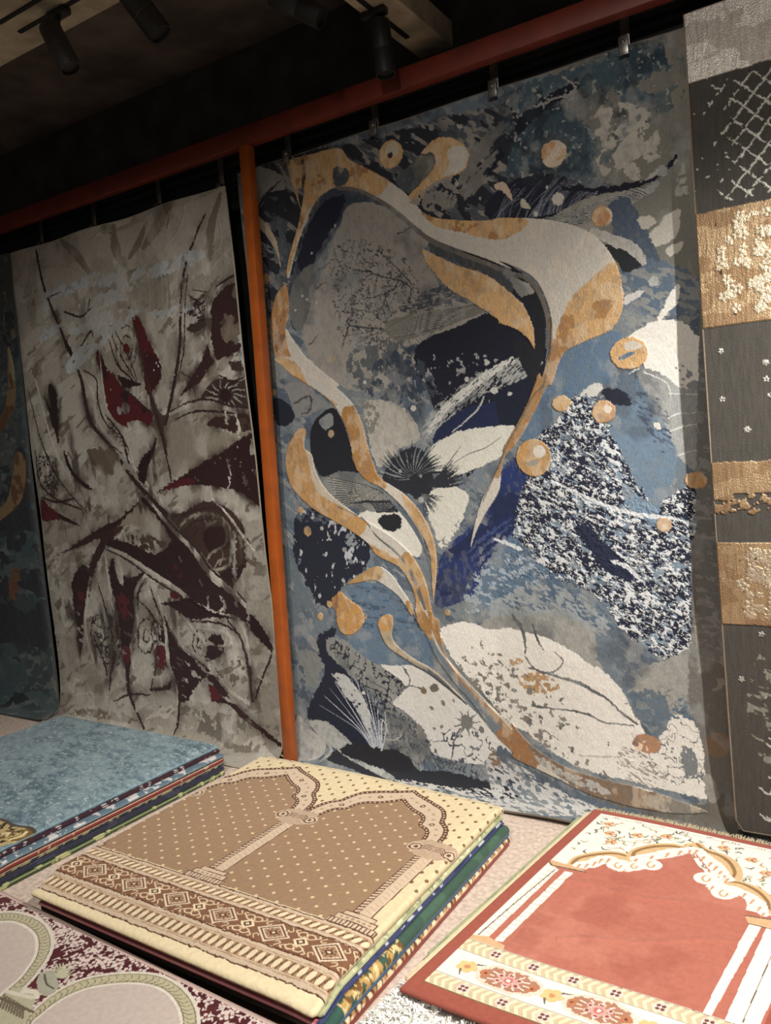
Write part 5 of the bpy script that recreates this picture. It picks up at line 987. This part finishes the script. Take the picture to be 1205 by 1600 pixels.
    for n_ in range(7):
        for xc, big_ in ((-2.54 + .2 * n_, True), (-2.44 + .2 * n_, False)):
            yc = -1.275; h = .047 if big_ else .024; w_ = .062 if big_ else .028
            for sc, col in ((1.0, CR2), (.84, (116, 72, 48)), (.70, CR2), (.60, (170, 130, 96)), (.28, DB), (.12, CR2)) if big_ else ((1.0, (236, 214, 170)), (.62, DB), (.30, CR2)):
                pf([(xc - w_ * sc, yc), (xc, yc + h * sc), (xc + w_ * sc, yc), (xc, yc - h * sc)], col, jag=.0014)
            if big_:
                for a in range(8): c.disc(f.xy(xc + .020 * math.cos(a * PI / 4), yc + .016 * math.sin(a * PI / 4)), .0032, (104, 66, 44), px=False, jag=.001)
            else:
                for sy in (-1, 1):
                    for sx in (-1, 1):
                        ps([(xc + sx * .062, yc + sy * .044), (xc + sx * .05, yc + sy * .030), (xc + sx * .06, yc + sy * .024), (xc + sx * .068, yc + sy * .030)], [.0022], (214, 186, 148)); sp = [(xc + sx * (.012 + .017 * math.cos(t) * (1 - t / 9)), yc + sy * (.032 + .011 * math.sin(t) * (1 - t / 9))) for t in np.linspace(-2.6, 3.4, 12)]
                        ps(sp, [.0024], (222, 194, 156)); ps([(xc + sx * .03, yc + sy * .028), (xc + sx * .044, yc + sy * .038), (xc + sx * .036, yc + sy * .044)], [.0022], (222, 194, 156))
    c.put(c.V > c.v[-1] - .025, (150, 130, 100))
    c.hg[:] = ((fbm(c.U * 90, c.V * 90, 4, 2) - .5) * .0012); c.hg += (c.col.mean(2) > .3) * .0006
R_B = 'folded carpets in the beige topped stack'
def side_pat(colA, colB, freq, m0=.06, front=(84, 70, 60), n2=None):
    def p(c, f):
        e = c.U > c.w - m0
        c.put(e, colA); c.put(e & c.noise_mask(freq, .4, 2, 0, 1), colB)
        if n2: c.put(e & c.noise_mask(freq * 1.7, .2, 3, 0, 1), n2)
        c.put((c.V > c.h - .03) & (c.U < c.w - .004), front); c.put((c.V > c.h + f.r * .9) & (c.V < c.h + f.r * 1.5) & (c.U < c.w), tuple(x * 1.8 for x in front))  # paler streak along the front fold: a highlight put into the colour
    return p
M_b1 = mat('steel_blue_binding', (72, 104, 136), 0.7, noise=.15, scale=200); M_b2 = mat('brick_binding', (150, 62, 52), 0.75, noise=.15, scale=200); M_b3 = mat('navy_binding', (66, 72, 118), 0.7, noise=.2, scale=200)
M_b4 = mat('sage_binding', (176, 178, 140), 0.75, noise=.15, scale=200); M_b5 = mat('cream_binding', (222, 208, 176), 0.75, noise=.15, scale=200); M_b6 = mat('rust_binding', (150, 70, 52), 0.75, noise=.15, scale=200); M_b7 = mat('dark_binding', (50, 40, 38), .75, noise=.2, scale=200)
dr_b = lambda u, v: (-.034 * sstep((v - 1.09) / .12) - .012 * sstep((.04 - v) / .04) + .006 * sstep((.25 - v) / .25) * (1 + np.sin((u - .1) * 4.4)) - .006 * sstep((u - 1.12) / .08))
drs = (dr_b, .15, (-2.50, -.20))
def paint_floral(c, f):
    side_pat((214, 180, 136), (120, 76, 46), 30, .12, (74, 58, 52), (236, 214, 170))(c, f)
    rs = np.random.RandomState(5)
    for k in range(46):
        v = .03 + k * .027; u = c.w + .002
        c.fill([(u - .02, v), (u + .012, v + .012), (u + .018, v + .004), (u, v - .008)], (238, 214, 170) if k % 2 else (186, 138, 92), px=False, jag=.003)
        c.stroke([(u - .02, v + .012), (u + .01, v + .02)], [.002, .003], (84, 52, 36), px=False)
    c.put(c.U > c.w + f.r * 1.25, (150, 60, 50))
def paint_green(c, f):
    c.put(c.U > c.w - .1, (62, 92, 76)); c.put((c.U > c.w - .1) & c.noise_mask(5, .4, 2), (72, 104, 84))
    e = (c.U > c.w - .1) & (c.V > c.h - .36)
    c.put(e & c.noise_mask(26, .62, 4, 30, 1.6), (196, 154, 84)); c.put(e & c.noise_mask(40, .3, 5, 30, 1.6), (226, 200, 140)); c.put(e & c.noise_mask(50, .2, 6), (124, 84, 40))
    c.put((c.U > c.w - .1) & (c.V > c.h - .05), (56, 92, 80)); c.put((c.V > c.h - .03) & (c.U < c.w - .02), (70, 60, 54)); c.put(c.U > c.w + f.r * 1.9, (70, 104, 138))
carpet('folded_carpet', (-2.49, -.225), (1, -.02), (.02, -1), 1.215, 1.172, .034, .034, .006, (60, 44, 36), 'floral carpet with brick red border at the very bottom of the beige topped stack', R_B, paint_floral, drs, seed=101, bind=M_b2, sides='r', be=.78, br=.004)
carpet('folded_carpet', (-2.49, -.215), (1, -.02), (.02, -1), 1.205, 1.165, .078, .044, .005, (40, 34, 28), 'green carpet with gold pattern and steel blue edge, second from the bottom of beige stack', R_B, paint_green, drs, seed=102, bind=M_b1, sides='rb', be=.72, br=.006)
carpet('folded_carpet', (-2.49, -.215), (1, -.02), (.02, -1), 1.196, 1.188, .0965, .018, .005, (46, 34, 34), 'thin navy and purple edged carpet lying on the green carpet in the beige stack', R_B, side_pat((70, 76, 122), (52, 62, 104), 20, .05, (206, 104, 110), (196, 200, 206)), drs, seed=103, bind=M_b3, sides='r', br=.003)
carpet('folded_carpet', (-2.49, -.215), (1, -.02), (.02, -1), 1.193, 1.172, .116, .019, .005, (160, 160, 130), 'pale sage patterned carpet directly beneath the top beige arch carpet', R_B, side_pat((196, 196, 150), (150, 158, 120), 34, .05, (70, 58, 52), (226, 220, 190)), drs, seed=104, bind=M_b4, sides='r', be=.5, br=.003)
fb_, _ = carpet('folded_carpet', (-2.50, -.20), (1, -.02), (.02, -1), 1.195, 1.212, .150, .030, .0022, CR, 'beige brown mosque carpet with two dotted arches and diamond border, on top of its stack', R_B, paint_beige, drs, seed=105, bind=mat('khaki_binding', (196, 184, 140), .75, noise=.15, scale=200), sides='rb', be=.7)

# ------------------------------------------------------------------ blue topped stack
dr_bl = lambda u, v: -.010 * sstep((v - 1.1) / .1) - .006 * sstep((u - 1.14) / .05)
R_C = 'folded carpets in the blue topped stack'
def paint_blue(c, f):
    c.put(c.noise_mask(3, .5, 1, 20, 2), (98, 124, 136))
    for i_, (fq, col, al_) in enumerate(((3, (128, 152, 162), .7), (7, (74, 100, 116), .6), (14, (140, 162, 170), .6), (30, (150, 172, 178), .5))):
        c.put(np.ones_like(c.U, bool), col, a=np.clip((fbm((c.U + c.V * .4) * fq, (c.V - c.U * .3) * fq * 2, 200 + i_, 4) - .48) * 4, 0, al_).astype(np.float32))
    c.put(c.noise_mask(34, .04, 5, 20, 2), (160, 178, 184)); c.put(c.noise_mask(80, .02, 6), (200, 208, 208), sh=.9)
    c.sh[:] = np.maximum(c.sh, .35 * c.noise_mask(10, .4, 9))
    fl = frame(0, 1260, .166)
    c.put(c.V > c.h - .012, (60, 78, 90))
    c.fill(fl(-300, 60, 0, 115, 60, 135, 130, 175, 220, 185, 290, 200, 320, 230, 330, 250, 280, 285, 120, 340, 0, 380, -300, 460), (190, 164, 104), jag=.003, smooth=True)
    c.put(c.fill(fl(-300, 90, 0, 130, 130, 190, 200, 230, 120, 280, 0, 350, -300, 420), None) & c.noise_mask(30, .45, 7, 0, 1, 'r'), (54, 40, 26))
    for r_ in ((90, 300, 170, 285, 230, 255, 200, 225, 150, 240), (120, 320, 240, 290, 290, 245, 250, 205), (0, 300, 60, 280, 110, 240, 60, 230)): c.stroke(fl(*r_), [1.2, 2.2, 1], (116, 88, 40), jag=.002)
    for r_ in ((100, 310, 200, 280, 250, 240), (20, 260, 80, 250, 60, 280)): c.stroke(fl(*r_), [1, 1.4, 1], (222, 204, 150), jag=.002)
    c.stroke(fl(-300, 70, 0, 118, 130, 178, 290, 205, 330, 245), [1.2], (78, 66, 52), jag=.001)
def stripes(side, nn, dots_, freq, front=None):
    def p(c, f):
        e = c.U > c.w - .05; c.put(e, side); 
        if dots_ is not None: c.put(e & c.noise_mask(freq, nn, 3, 90, .6), dots_)
        if front is not None: c.put((c.V > c.h - .02), front)
    return p
blue_layers = [
    (.022, (46, 66, 44), stripes((66, 84, 50), .25, (186, 184, 120), 30, (54, 74, 46)), M_b4, .0022, 'dark green carpet with pale green edge at the bottom of the blue topped stack', 1.232, 1.235),
    (.024, (40, 44, 62), stripes((50, 54, 78), .2, (66, 72, 96), 20, (36, 40, 66)), M_b7, .002, 'dark navy plain carpet second from the bottom of the blue topped stack', 1.226, 1.225),
    (.021, (46, 44, 60), stripes((66, 66, 76), .45, (176, 164, 116), 44, (150, 140, 96)), M_b5, .0022, 'ornate carpet with yellow scrolls on grey navy side, middle of the blue stack', 1.222, 1.215),
    (.026, (130, 46, 46), stripes((150, 54, 52), .05, (196, 180, 150), 44, (110, 36, 38)), M_b5, .0022, 'plain deep red carpet in the middle of the blue topped stack', 1.230, 1.215),
    (.018, (80, 108, 124), stripes((92, 116, 130), .4, (204, 200, 196), 36, (84, 130, 150)), mat('sky_binding', (120, 146, 158), .7, noise=.15, scale=200), .003, 'steel blue carpet with white flecks, third from the top of blue stack', 1.236, 1.205),
    (.018, (70, 30, 44), stripes((74, 36, 52), .22, (206, 190, 190), 46, (84, 30, 40)), M_b7, .002, 'thin dark maroon carpet just under the mottled blue top carpet', 1.206, 1.19)]
z = 0
for i, (t, base, pt, bm_, br_, lab, w_, d_) in enumerate(blue_layers):
    carpet('folded_carpet', (-4.02, -.205 + .004 * (i % 3)), (1, .008), (0.0, -1), w_ - .01, d_, z + t, t, .006, base, lab, R_C, pt, (dr_bl, .15, (-4.02, -.205)), seed=120 + i, bind=bm_, sides='rf', be=.3 if i != 4 else .5, br=br_); z += t
carpet('folded_carpet', (-4.02, -.205), (1, .008), (0.0, -1), 1.19, 1.19, z + .021, .021, .004, (90, 116, 130), 'mottled sky blue carpet lying on top of the left stack', R_C, paint_blue, (dr_bl, .15, (-4.02, -.205)), seed=130, bind=mat('ice_binding', (140, 166, 178), .7, noise=.15, scale=200), sides='rb', be=.4, br=.0028)

# ------------------------------------------------------------------ maroon arch carpet in front
MR = (86, 30, 36); ARC = (206, 188, 176); KH = (196, 186, 150); OFW = (226, 214, 196)
def paint_maroon(c, f):
    c.put(c.noise_mask(8, .4, 1), (98, 36, 42)); fL = frame(0, 1340, .3651)
    X = c.U; rs = np.random.RandomState(8)
    for k in range(1700):
        u, v = rs.rand() * c.w, rs.rand() ** 1.3 * c.h * .62
        if k % 5 == 0:
            for a in range(5): c.disc((u + .0115 * math.cos(a * 1.256), v + .0115 * math.sin(a * 1.256)), .0056, (226, 206, 196), px=False, jag=0)
            c.disc((u, v), .0048, (140, 76, 76), px=False, jag=0)
        else:
            a = rs.choice([.5, 2.2, 3.8, 5.4]) + rs.normal() * .3; l = .010 + .009 * rs.rand()
            c.stroke([(u, v), (u + l * math.cos(a), v + l * math.sin(a)), (u + 1.4 * l * math.cos(a + .5), v + 1.4 * l * math.sin(a + .5))], [.0008, .0038, .0008], (222, 200, 190), px=False, jag=0, smooth=False)
    for k in range(12):
        a = math.radians(20 + 14 * k); c.stroke(fL(270, 515, 270 + 60 * math.cos(a), 515 - 62 * math.sin(a)), [1.0, 3.2, .6], (196, 190, 158), jag=.001)
    def arch(outer, inner):
        c.fill(outer, OFW, jag=.001); c.fill([(x + .0, y) for x, y in outer], KH, jag=.001)
        c.stroke(outer, [1.6], OFW, jag=.002); c.fill(inner, ARC, jag=.001); c.stroke(inner, [1.2], (232, 222, 206), jag=.002)
        n = min(len(outer), len(inner)); O = smooth_path(c.P(outer), False, 6); I = smooth_path(c.P(inner), False, 6)
        so = np.linspace(0, len(O) - 1, 300); 
        def at(A, t): k = t * (len(A) - 1); return np.array([np.interp(k, range(len(A)), A[:, 0]), np.interp(k, range(len(A)), A[:, 1])])
        for t in np.linspace(.02, .98, 44):
            a, b_, b2 = at(O, t), at(I, t), at(I, min(t + .02, 1)); m_ = a * .5 + b_ * .5
            c.stroke([tuple(a * .75 + b_ * .25), tuple(a * .45 + b2 * .55), tuple(a * .2 + b_ * .8)], [.0012, .0016, .0012], (132, 122, 92), px=False, jag=.002)
        for e_ in (.16, .84): c.stroke([tuple(at(O, t) * (1 - e_) + at(I, t) * e_) for t in np.linspace(0, 1, 60)], [.0013], (120, 106, 82), px=False, jag=.001)
    q = lambda pts: [f.xy(x, y) for x, y in pts]
    for a0, a1 in ((-2.72, -2.09), (-2.02, -1.42)):
        c.fill(q([(a0, -1.74), (a1, -1.74), (a1, -2.33), (a0, -2.33)]), KH, px=False, smooth=False, jag=.001); c.fill(q([(a0 + .05, -1.74), (a1 - .05, -1.74), (a1 - .05, -2.28), (a0 + .05, -2.28)]), ARC, px=False, smooth=False, jag=.001)
        for e_ in (.012, .042): c.stroke(q([(a0 + e_, -1.74), (a0 + e_, -2.33 + e_), (a1 - e_, -2.33 + e_), (a1 - e_, -1.74)]), [.0013], (120, 106, 82), px=False, smooth=False, jag=.001)
    arch(fL(-300, 700, -200, 330, -100, 260, 0, 236, 60, 232, 130, 248, 190, 280, 220, 330, 224, 380, 205, 430, 170, 480, 130, 530, 60, 600, -60, 720), fL(-300, 700, -160, 350, -60, 290, 0, 276, 60, 276, 110, 296, 148, 330, 158, 370, 150, 420, 120, 470, 80, 520, 0, 590, -100, 700))
    arch(fL(60, 830, 110, 700, 160, 640, 240, 575, 340, 525, 450, 500, 570, 492, 680, 502, 760, 540, 820, 600, 846, 660, 850, 740, 830, 860, 700, 900), fL(90, 860, 130, 720, 180, 670, 260, 610, 360, 565, 460, 545, 570, 538, 660, 552, 720, 585, 760, 640, 775, 700, 765, 760, 720, 860))
    c.fill(fL(-40, 640, 20, 590, 80, 560, 150, 590, 140, 640, 100, 712, -40, 760), (190, 184, 152), jag=.002)
    for k in range(9): c.stroke(fL(20 + 10 * k, 588 + 6 * k, 0 + 12 * k, 640 + 6 * k), [1.2], (120, 106, 84), jag=.001)
    c.stroke(fL(0, 600, 140, 660), [1.6], (112, 98, 78), jag=.001); c.stroke(fL(20, 570, 140, 600), [2.2], (226, 216, 194), jag=.001); c.stroke(fL(100, 570, 150, 575, 160, 600), [3, 3, 2], (226, 216, 194), jag=.001)
    c.fill(fL(170, 500, 230, 490, 250, 560, 200, 590, 160, 560), (176, 172, 150), jag=.003); c.stroke(fL(190, 500, 200, 540, 230, 560), [1], (100, 90, 74))
    c.put((c.V < .006) | (c.U > c.w - .006), (206, 176, 166)); c.put((c.V < -.006) | (c.U > c.w + .006), (70, 56, 50))
dr_m = lambda u, v: -.014 * sstep((u - (1.30)) / .06)
R_M = 'maroon stack at the bottom left corner'
carpet('folded_carpet', (-2.775, -1.415), (1, -.045), (0, -1), 1.415, .95, .011, .011, .02, (40, 34, 30), 'black edged carpet, the lowest under the maroon floral arch carpet', R_M, None, seed=140)
carpet('folded_carpet', (-2.775, -1.413), (1, -.045), (0, -1), 1.42, .95, .022, .011, .02, (52, 28, 28), 'dark brown carpet second from the bottom under the maroon arch carpet', R_M, None, seed=141)
carpet('folded_carpet', (-2.775, -1.415), (1, -.045), (0, -1), 1.41, .95, .033, .011, .02, (30, 28, 26), 'near black carpet lying directly beneath the maroon floral arch carpet', R_M, None, seed=142)
carpet('folded_carpet', (-2.775, -1.405), (1, -.045), (0, -1), 1.425, .96, .050, .017, .0026, MR, 'maroon floral carpet with two pinkish grey arches at the bottom left corner', R_M, paint_maroon, None, seed=143, bind=mat('rose_binding', (186, 160, 146), .75, noise=.15, scale=200), sides='rb', be=.3, br=.003)

# ------------------------------------------------------------------ red prayer rug and what lies under it
RR = (188, 106, 86); RB_ = (166, 82, 66); WH = (236, 230, 216); OUT = (112, 92, 70); TAN = (214, 176, 124)
def paint_red(c, f):
    K = frame(740, 1250, .386); N = frame(560, 1440, .2158); w, d = c.w, c.h
    c.put((c.U < .035) | (c.V < .028) | (c.U > w - .035) | (c.V > d - .075), RB_); c.put((c.U < -.003) | (c.V < -.003), (160, 80, 64))
    inn = (c.U > .035) & (c.U < w - .035) & (c.V > .028)
    c.put(inn & (c.V < .45), WH)
    c.stroke([(.035, .048), (w - .035, .048)], [.0012], OUT, px=False)
    rs = np.random.RandomState(2)
    for k in range(9): 
        for q_ in range(3): c.disc((.09 + k * .085 + q_ * .009, .039), .003, (120, 74, 60), px=False)
    # leaves and blossoms of the spandrel
    for k in range(150):
        u, v = .05 + rs.rand() * (w - .1), .06 + rs.rand() * .30
        a = rs.rand() * 6.28; l = .012 + .012 * rs.rand()
        col = [(160, 150, 110), (120, 124, 96), (190, 150, 108), (104, 96, 80)][k % 4]
        c.stroke([(u, v), (u + l * math.cos(a), v + l * math.sin(a)), (u + 1.6 * l * math.cos(a + .6), v + 1.6 * l * math.sin(a + .6))], [.001, .0042, .001], col, px=False, jag=.0012)
        if k % 3 == 0: c.stroke([(u, v), (u - l * math.cos(a + .8), v - l * math.sin(a + .8))], [.0012], (120, 110, 84), px=False)
    for u, v in ((.22, .14), (.16, .23), (.60, .13), (.66, .20), (.76, .16), (.31, .10), (.10, .10), (.50, .09), (.73, .27), (.13, .17), (.40, .13)):
        for a in range(6): c.disc((u + .014 * math.cos(a), v + .012 * math.sin(a)), .008, (206, 140, 104) if a % 2 else (214, 184, 128), px=False, jag=.001)
        c.disc((u, v), .005, (150, 84, 60), px=False)
    # red field with the ogee niche
    field = K(450, 290, 470, 262, 520, 250, 560, 245, 590, 278, 640, 282, 700, 262, 735, 240, 790, 228, 850, 215, 880, 218, 905, 260, 935, 290, 925, 330, 970, 345, 990, 380, 1040, 395, 1085, 388, 1105, 420, 1100, 470) + K(1110, 500, 915, 885, 860, 1010) + K(-160 + 300, 700, 118, 610, 130, 590, 400, 296)
    c.put(inn & (c.V >= .449) & (c.V < 1.0), RR)
    c.fill(field, RR, jag=.002)
    fm_ = c.fill(field, None)
    c.put(fm_, (204, 128, 106), a=np.clip((fbm(c.U * 6, c.V * 5, 501, 5) - .5) * 3, 0, .5).astype(np.float32)); c.put(fm_, (168, 86, 70), a=np.clip((fbm(c.U * 7, c.V * 9, 511, 5) - .52) * 3, 0, .5).astype(np.float32))
    # acanthus frame
    for pts in ((400, 262, 430, 240, 500, 226, 570, 222, 630, 235), (645, 245, 655, 215, 720, 196, 800, 192, 860, 200, 905, 184), (905, 184, 940, 210, 1000, 232, 1040, 262, 1058, 300, 1045, 325), (1035, 335, 1090, 345, 1150, 375, 1190, 415, 1198, 450)):
        c.stroke(K(*pts), [4, 6.5, 5], TAN, jag=.001); c.stroke([(x, y - 2.2) for x, y in K(*pts)], [1.2, 1.6, 1], (150, 110, 66), jag=.001)
    for pts in ((430, 262, 480, 258, 520, 240, 560, 240), (560, 262, 600, 275, 660, 270, 730, 262), (660, 240, 760, 222, 840, 208, 895, 200), (905, 205, 950, 245, 985, 270, 1010, 300, 1030, 320), (920, 318, 950, 322, 990, 312), (970, 350, 1010, 380, 1055, 375), (1100, 380, 1150, 420, 1175, 460)):
        c.stroke(K(*pts), [5, 6, 4], WH, jag=.004)
        P_ = smooth_path(K(*pts), False, 3)
        for x, y in P_[::2]: c.stroke([(x, y), (x - 5, y + 6)], [1.2, .6], (206, 150, 110), jag=.001)
    for x, y, r in ((585, 265, 20), (718, 262, 22), (942, 318, 24), (1012, 378, 24), (650, 268, 18)):
        c.disc(K(x, y)[0], r * .386, WH, jag=.001); c.stroke([(K(x, y)[0][0] + r * .25 * math.cos(t), K(x, y)[0][1] + r * .2 * math.sin(t)) for t in np.linspace(0, 4.6, 8)], [.8], (206, 160, 110), jag=.0)
    for k in range(9): c.fill(K(*[(850 + 12 * k), (212 + 14 * max(0, k - 4)), 865 + 12 * k, 232 + 16 * max(0, k - 4), 856 + 12 * k, 236 + 14 * max(0, k - 4)]), RR, jag=.001, smooth=False)
    # columns: two white shafts each side
    def quad(pts, col, jag=.0012): c.fill(K(*pts), col, jag=jag, smooth=False)
    quad((300, 248, 395, 284, 105, 590, -10, 545), RR); quad((303, 250, 345, 282, 55, 560, -8, 545), WH); quad((368, 290, 403, 296, 118, 575, 82, 568), WH)
    c.stroke(K(330, 282, 170, 415, 20, 545), [.6], OUT, smooth=False)
    for k in range(17): t = k / 17; c.stroke(K(345 - 290 * t - 30, 282 + 278 * t - 14, 345 - 290 * t, 282 + 278 * t), [.5], (196, 184, 160), smooth=False)
    for k in range(17): t = k / 17; c.stroke(K(400 - 285 * t - 30, 294 + 280 * t - 6, 400 - 285 * t, 294 + 280 * t), [.5], (196, 184, 160), smooth=False)
    quad((300, 238, 318, 262, 455, 292, 440, 280), (214, 170, 124)); c.stroke(K(300, 240, 316, 264, 455, 292), [.8], OUT, smooth=False)
    quad((-20, 542, 60, 552, 125, 588, 120, 612, -20, 560), (214, 170, 124)); c.stroke(K(-20, 560, 120, 614), [.8], OUT, smooth=False)
    quad((1118, 500, 1165, 515, 960, 880, 915, 885), WH); quad((1185, 520, 1330, 560, 1150, 930, 1010, 905), WH); c.stroke(K(1250, 530, 1090, 900), [.6], OUT, smooth=False); quad((1165, 515, 1185, 520, 1010, 905, 965, 890), RR)
    quad((1100, 468, 1112, 500, 1330, 552, 1330, 500), (214, 170, 124)); c.stroke(K(1100, 468, 1330, 502), [.8], OUT, smooth=False); c.stroke(K(1112, 500, 1330, 555), [.8], OUT, smooth=False)
    c.stroke(K(905, 890, 1150, 940), [3], TAN, smooth=False)
    # lower bands
    v0 = f.xy(-.979, -.935)[1]; bands = [(v0 + .008, .050, 'chev'), (v0 + .060, .115, 'flow'), (v0 + .178, .050, 'chev')]
    c.put((c.V > v0 + .004) & (c.U > .035) & (c.U < w - .035) & (c.V < v0 + .232), WH)
    for a, h_, kind in bands:
        if kind == 'chev':
            M_ = (c.V > a) & (c.V < a + h_) & (c.U > .035) & (c.U < w - .035); c.put(M_, (206, 184, 150))
            ph = ((c.U - np.abs(c.V - a - h_ / 2) * .55) / .024) % 1; c.put(M_ & (ph < .45), (238, 222, 176))
            for k in range(8):
                u = .14 + k * .115
                c.disc((u, a + h_ / 2), .019, (226, 204, 190), px=False, jag=.001); 
                for q_ in range(4): c.disc((u + .009 * math.cos(q_ * 1.57 + .78), a + h_ / 2 + .009 * math.sin(q_ * 1.57 + .78)), .0055, (120, 70, 62), px=False, jag=.001)
                c.disc((u, a + h_ / 2), .003, WH, px=False)
        else:
            for k in range(4):
                u = .225 + k * .25; vc = a + h_ / 2
                c.fill([(u - .10, vc), (u - .05, vc - .046), (u + .05, vc - .046), (u + .10, vc), (u + .05, vc + .046), (u - .05, vc + .046)], (226, 206, 186), px=False, jag=.006)
                c.fill([(u - .085, vc), (u - .045, vc - .034), (u + .045, vc - .034), (u + .085, vc), (u + .045, vc + .034), (u - .045, vc + .034)], (178, 120, 92), px=False, jag=.010)
                for q_ in range(6):
                    an = q_ * PI / 3 + .5; c.disc((u + .030 * math.cos(an), vc + .022 * math.sin(an)), .010, (222, 182, 170), px=False, jag=.002); c.disc((u + .030 * math.cos(an), vc + .022 * math.sin(an)), .005, (150, 74, 62), px=False, jag=.002)
                for q_ in range(12): an = q_ * PI / 6; c.stroke([(u + .044 * math.cos(an), vc + .026 * math.sin(an)), (u + .062 * math.cos(an), vc + .034 * math.sin(an))], [.002], WH, px=False)
                c.disc((u, vc), .020, (222, 160, 150), px=False, jag=.002); c.disc((u, vc), .012, (196, 108, 98), px=False, jag=.002); c.disc((u, vc), .006, WH, px=False, jag=.002)
                for s in (-1, 1): c.disc((u + s * .070, vc), .014, (190, 118, 76), px=False, jag=.003); c.disc((u + s * .070, vc), .005, (128, 70, 50), px=False)
                uf = u - .125
                for q_ in range(5): c.disc((uf + .018 * math.cos(q_ * 1.256), vc + .016 * math.sin(q_ * 1.256)), .0125, (222, 190, 124), px=False, jag=.002)
                c.disc((uf, vc), .009, (206, 140, 90), px=False, jag=.002); c.stroke([(uf + .02, vc - .02), (uf + .045, vc - .028)], [.004, .001], (120, 104, 80), px=False, jag=.002); c.stroke([(uf - .01, vc + .02), (uf + .0, vc + .042)], [.004, .001], (120, 104, 80), px=False, jag=.002)
    for vv in (v0 + .006, v0 + .060, v0 + .176, v0 + .230): c.stroke([(.035, vv), (w - .035, vv)], [.0014], (120, 96, 70), px=False)
    c.put((c.V >= v0 + .232) | ((c.U < .035) & (c.V > .0)), RB_); c.put((c.U > w - .035), RB_)
    # shallow creases of the pile
    for a, b_, h_ in (((.12, .55), (.50, .50), .004), ((.25, .85), (.7, .62), .003), ((.3, .70), (.75, .80), .003)):
        d_ = np.array(b_) - np.array(a); L_ = np.hypot(*d_); t = ((c.U - a[0]) * d_[0] + (c.V - a[1]) * d_[1]) / L_; n_ = (-(c.U - a[0]) * d_[1] + (c.V - a[1]) * d_[0]) / L_ + .01 * np.sin(t * 20)
        c.hg += (h_ * np.exp(-(n_ / .012) ** 2) * (t > 0) * (t < L_)).astype(np.float32)
    c.hg += ((c.col.mean(2) > .5) * .0012).astype(np.float32)
RE = (1, -.03); RY = (-.105, -1)
carpet('floor_rug', (-1.075, .02), RE, RY, .96, 1.02, .036, .016, .006, (172, 176, 134), 'pale sage green rug edge showing along the left side of the red prayer rug', None, lambda c, f: c.put(c.noise_mask(20, .3, 1), (150, 158, 118)), seed=150, bind=M_b4, sides='l', cat='rug', be=.3)
carpet('floor_rug', (-1.045, .045), RE, RY, .93, 1.19, .052, .016, .006, (232, 216, 168), 'cream yellow rug directly under the red prayer rug', None, lambda c, f: c.put(c.noise_mask(16, .3, 1), (224, 204, 160)), seed=151, bind=M_b5, sides='lb', cat='rug', be=.3)
fr_, rr_ = carpet('prayer_rug', (-1.018, .036), RE, RY, .86, 1.245, .068, .016, .0019, RB_, 'brick red prayer rug with white columns and scalloped niche at the lower right', None, paint_red, lambda u, v: .003 * (1 + np.sin(u * 7 + v * 3)), seed=152, cat='prayer rug')
rs = np.random.RandomState(1)
fm = MB()
for k in range(330):
    u = k / 330 * .86; p = fr_.pos(np.array([u]), np.array([-.012]))[0]; l = .014 + .014 * rs.rand(); dx = rs.normal() * .006
    fm.tube([p, p + np.array([dx * .5, l * .8, .004]), p + np.array([dx, l * 1.5, .003 - .006 * rs.rand()])], .0016, 3)
fo = fm.build('fringe', M_b5, rr_); fo.matrix_parent_inverse = Matrix.Translation(-rr_.location); fo['label'] = 'frayed cream fringe along the back edge'
# white shag rug poking out below
M_shag = mat('white_shag', (250, 248, 242), .9, noise=.03, scale=60)
M_shag.node_tree.nodes['Principled BSDF'].inputs['Sheen Weight'].default_value = .8
sh, shr = carpet('shag_rug', (-1.125, -.88), RE, RY, .99, .9, .030, .030, .01, (236, 232, 222), 'fluffy white shag rug poking out below the front of the red prayer rug', None, None, seed=160, m=M_shag, cat='rug')
N_ = 17000; rs = np.random.RandomState(6); 
uu = np.where(rs.rand(N_) < .5, rs.rand(N_) * .10 - .02, rs.rand(N_) * 1.05); vv = rs.rand(N_) * .9; k_ = rs.rand(N_) < .18; vv[k_] = rs.rand(k_.sum()) * .04
keep = (uu < .12) | (vv > .33); uu, vv = uu[keep], vv[keep]; n = len(uu)
P0 = sh.pos(uu, vv); out = np.stack([-1.0 * (uu < .07) + rs.normal(size=n) * .5, .6 * (vv < .03) + rs.normal(size=n) * .5, .7 + rs.rand(n) * .5], -1); out /= np.linalg.norm(out, axis=1)[:, None]
L_ = .022 + .016 * rs.rand(n); sd = np.cross(out, rs.normal(size=(n, 3))); sd /= np.linalg.norm(sd, axis=1)[:, None]; sd *= .0034
P1 = P0 + out * (L_ * .6)[:, None]; out2 = out + np.array([0, 0, -1.0]) * .9; P2 = P1 + out2 * (L_ * .5)[:, None]; P0[:, 2] = np.maximum(P0[:, 2], .004); P1[:, 2] = np.maximum(P1[:, 2], .006); P2[:, 2] = np.maximum(P2[:, 2], .004)
co = np.stack([P0 - sd, P0 + sd, P1 + sd * .9, P1 - sd * .9, P2 + sd * .3, P2 - sd * .3], 1).reshape(-1, 3); i = np.arange(n)[:, None] * 6
fa = np.concatenate([i + np.array([[0, 1, 2, 3]]), i + np.array([[3, 2, 4, 5]])])
so = mesh_from('shag_strands', co, fa, None, M_shag, shr); so.matrix_parent_inverse = Matrix.Translation(-shr.location); so['kind'] = 'stuff'
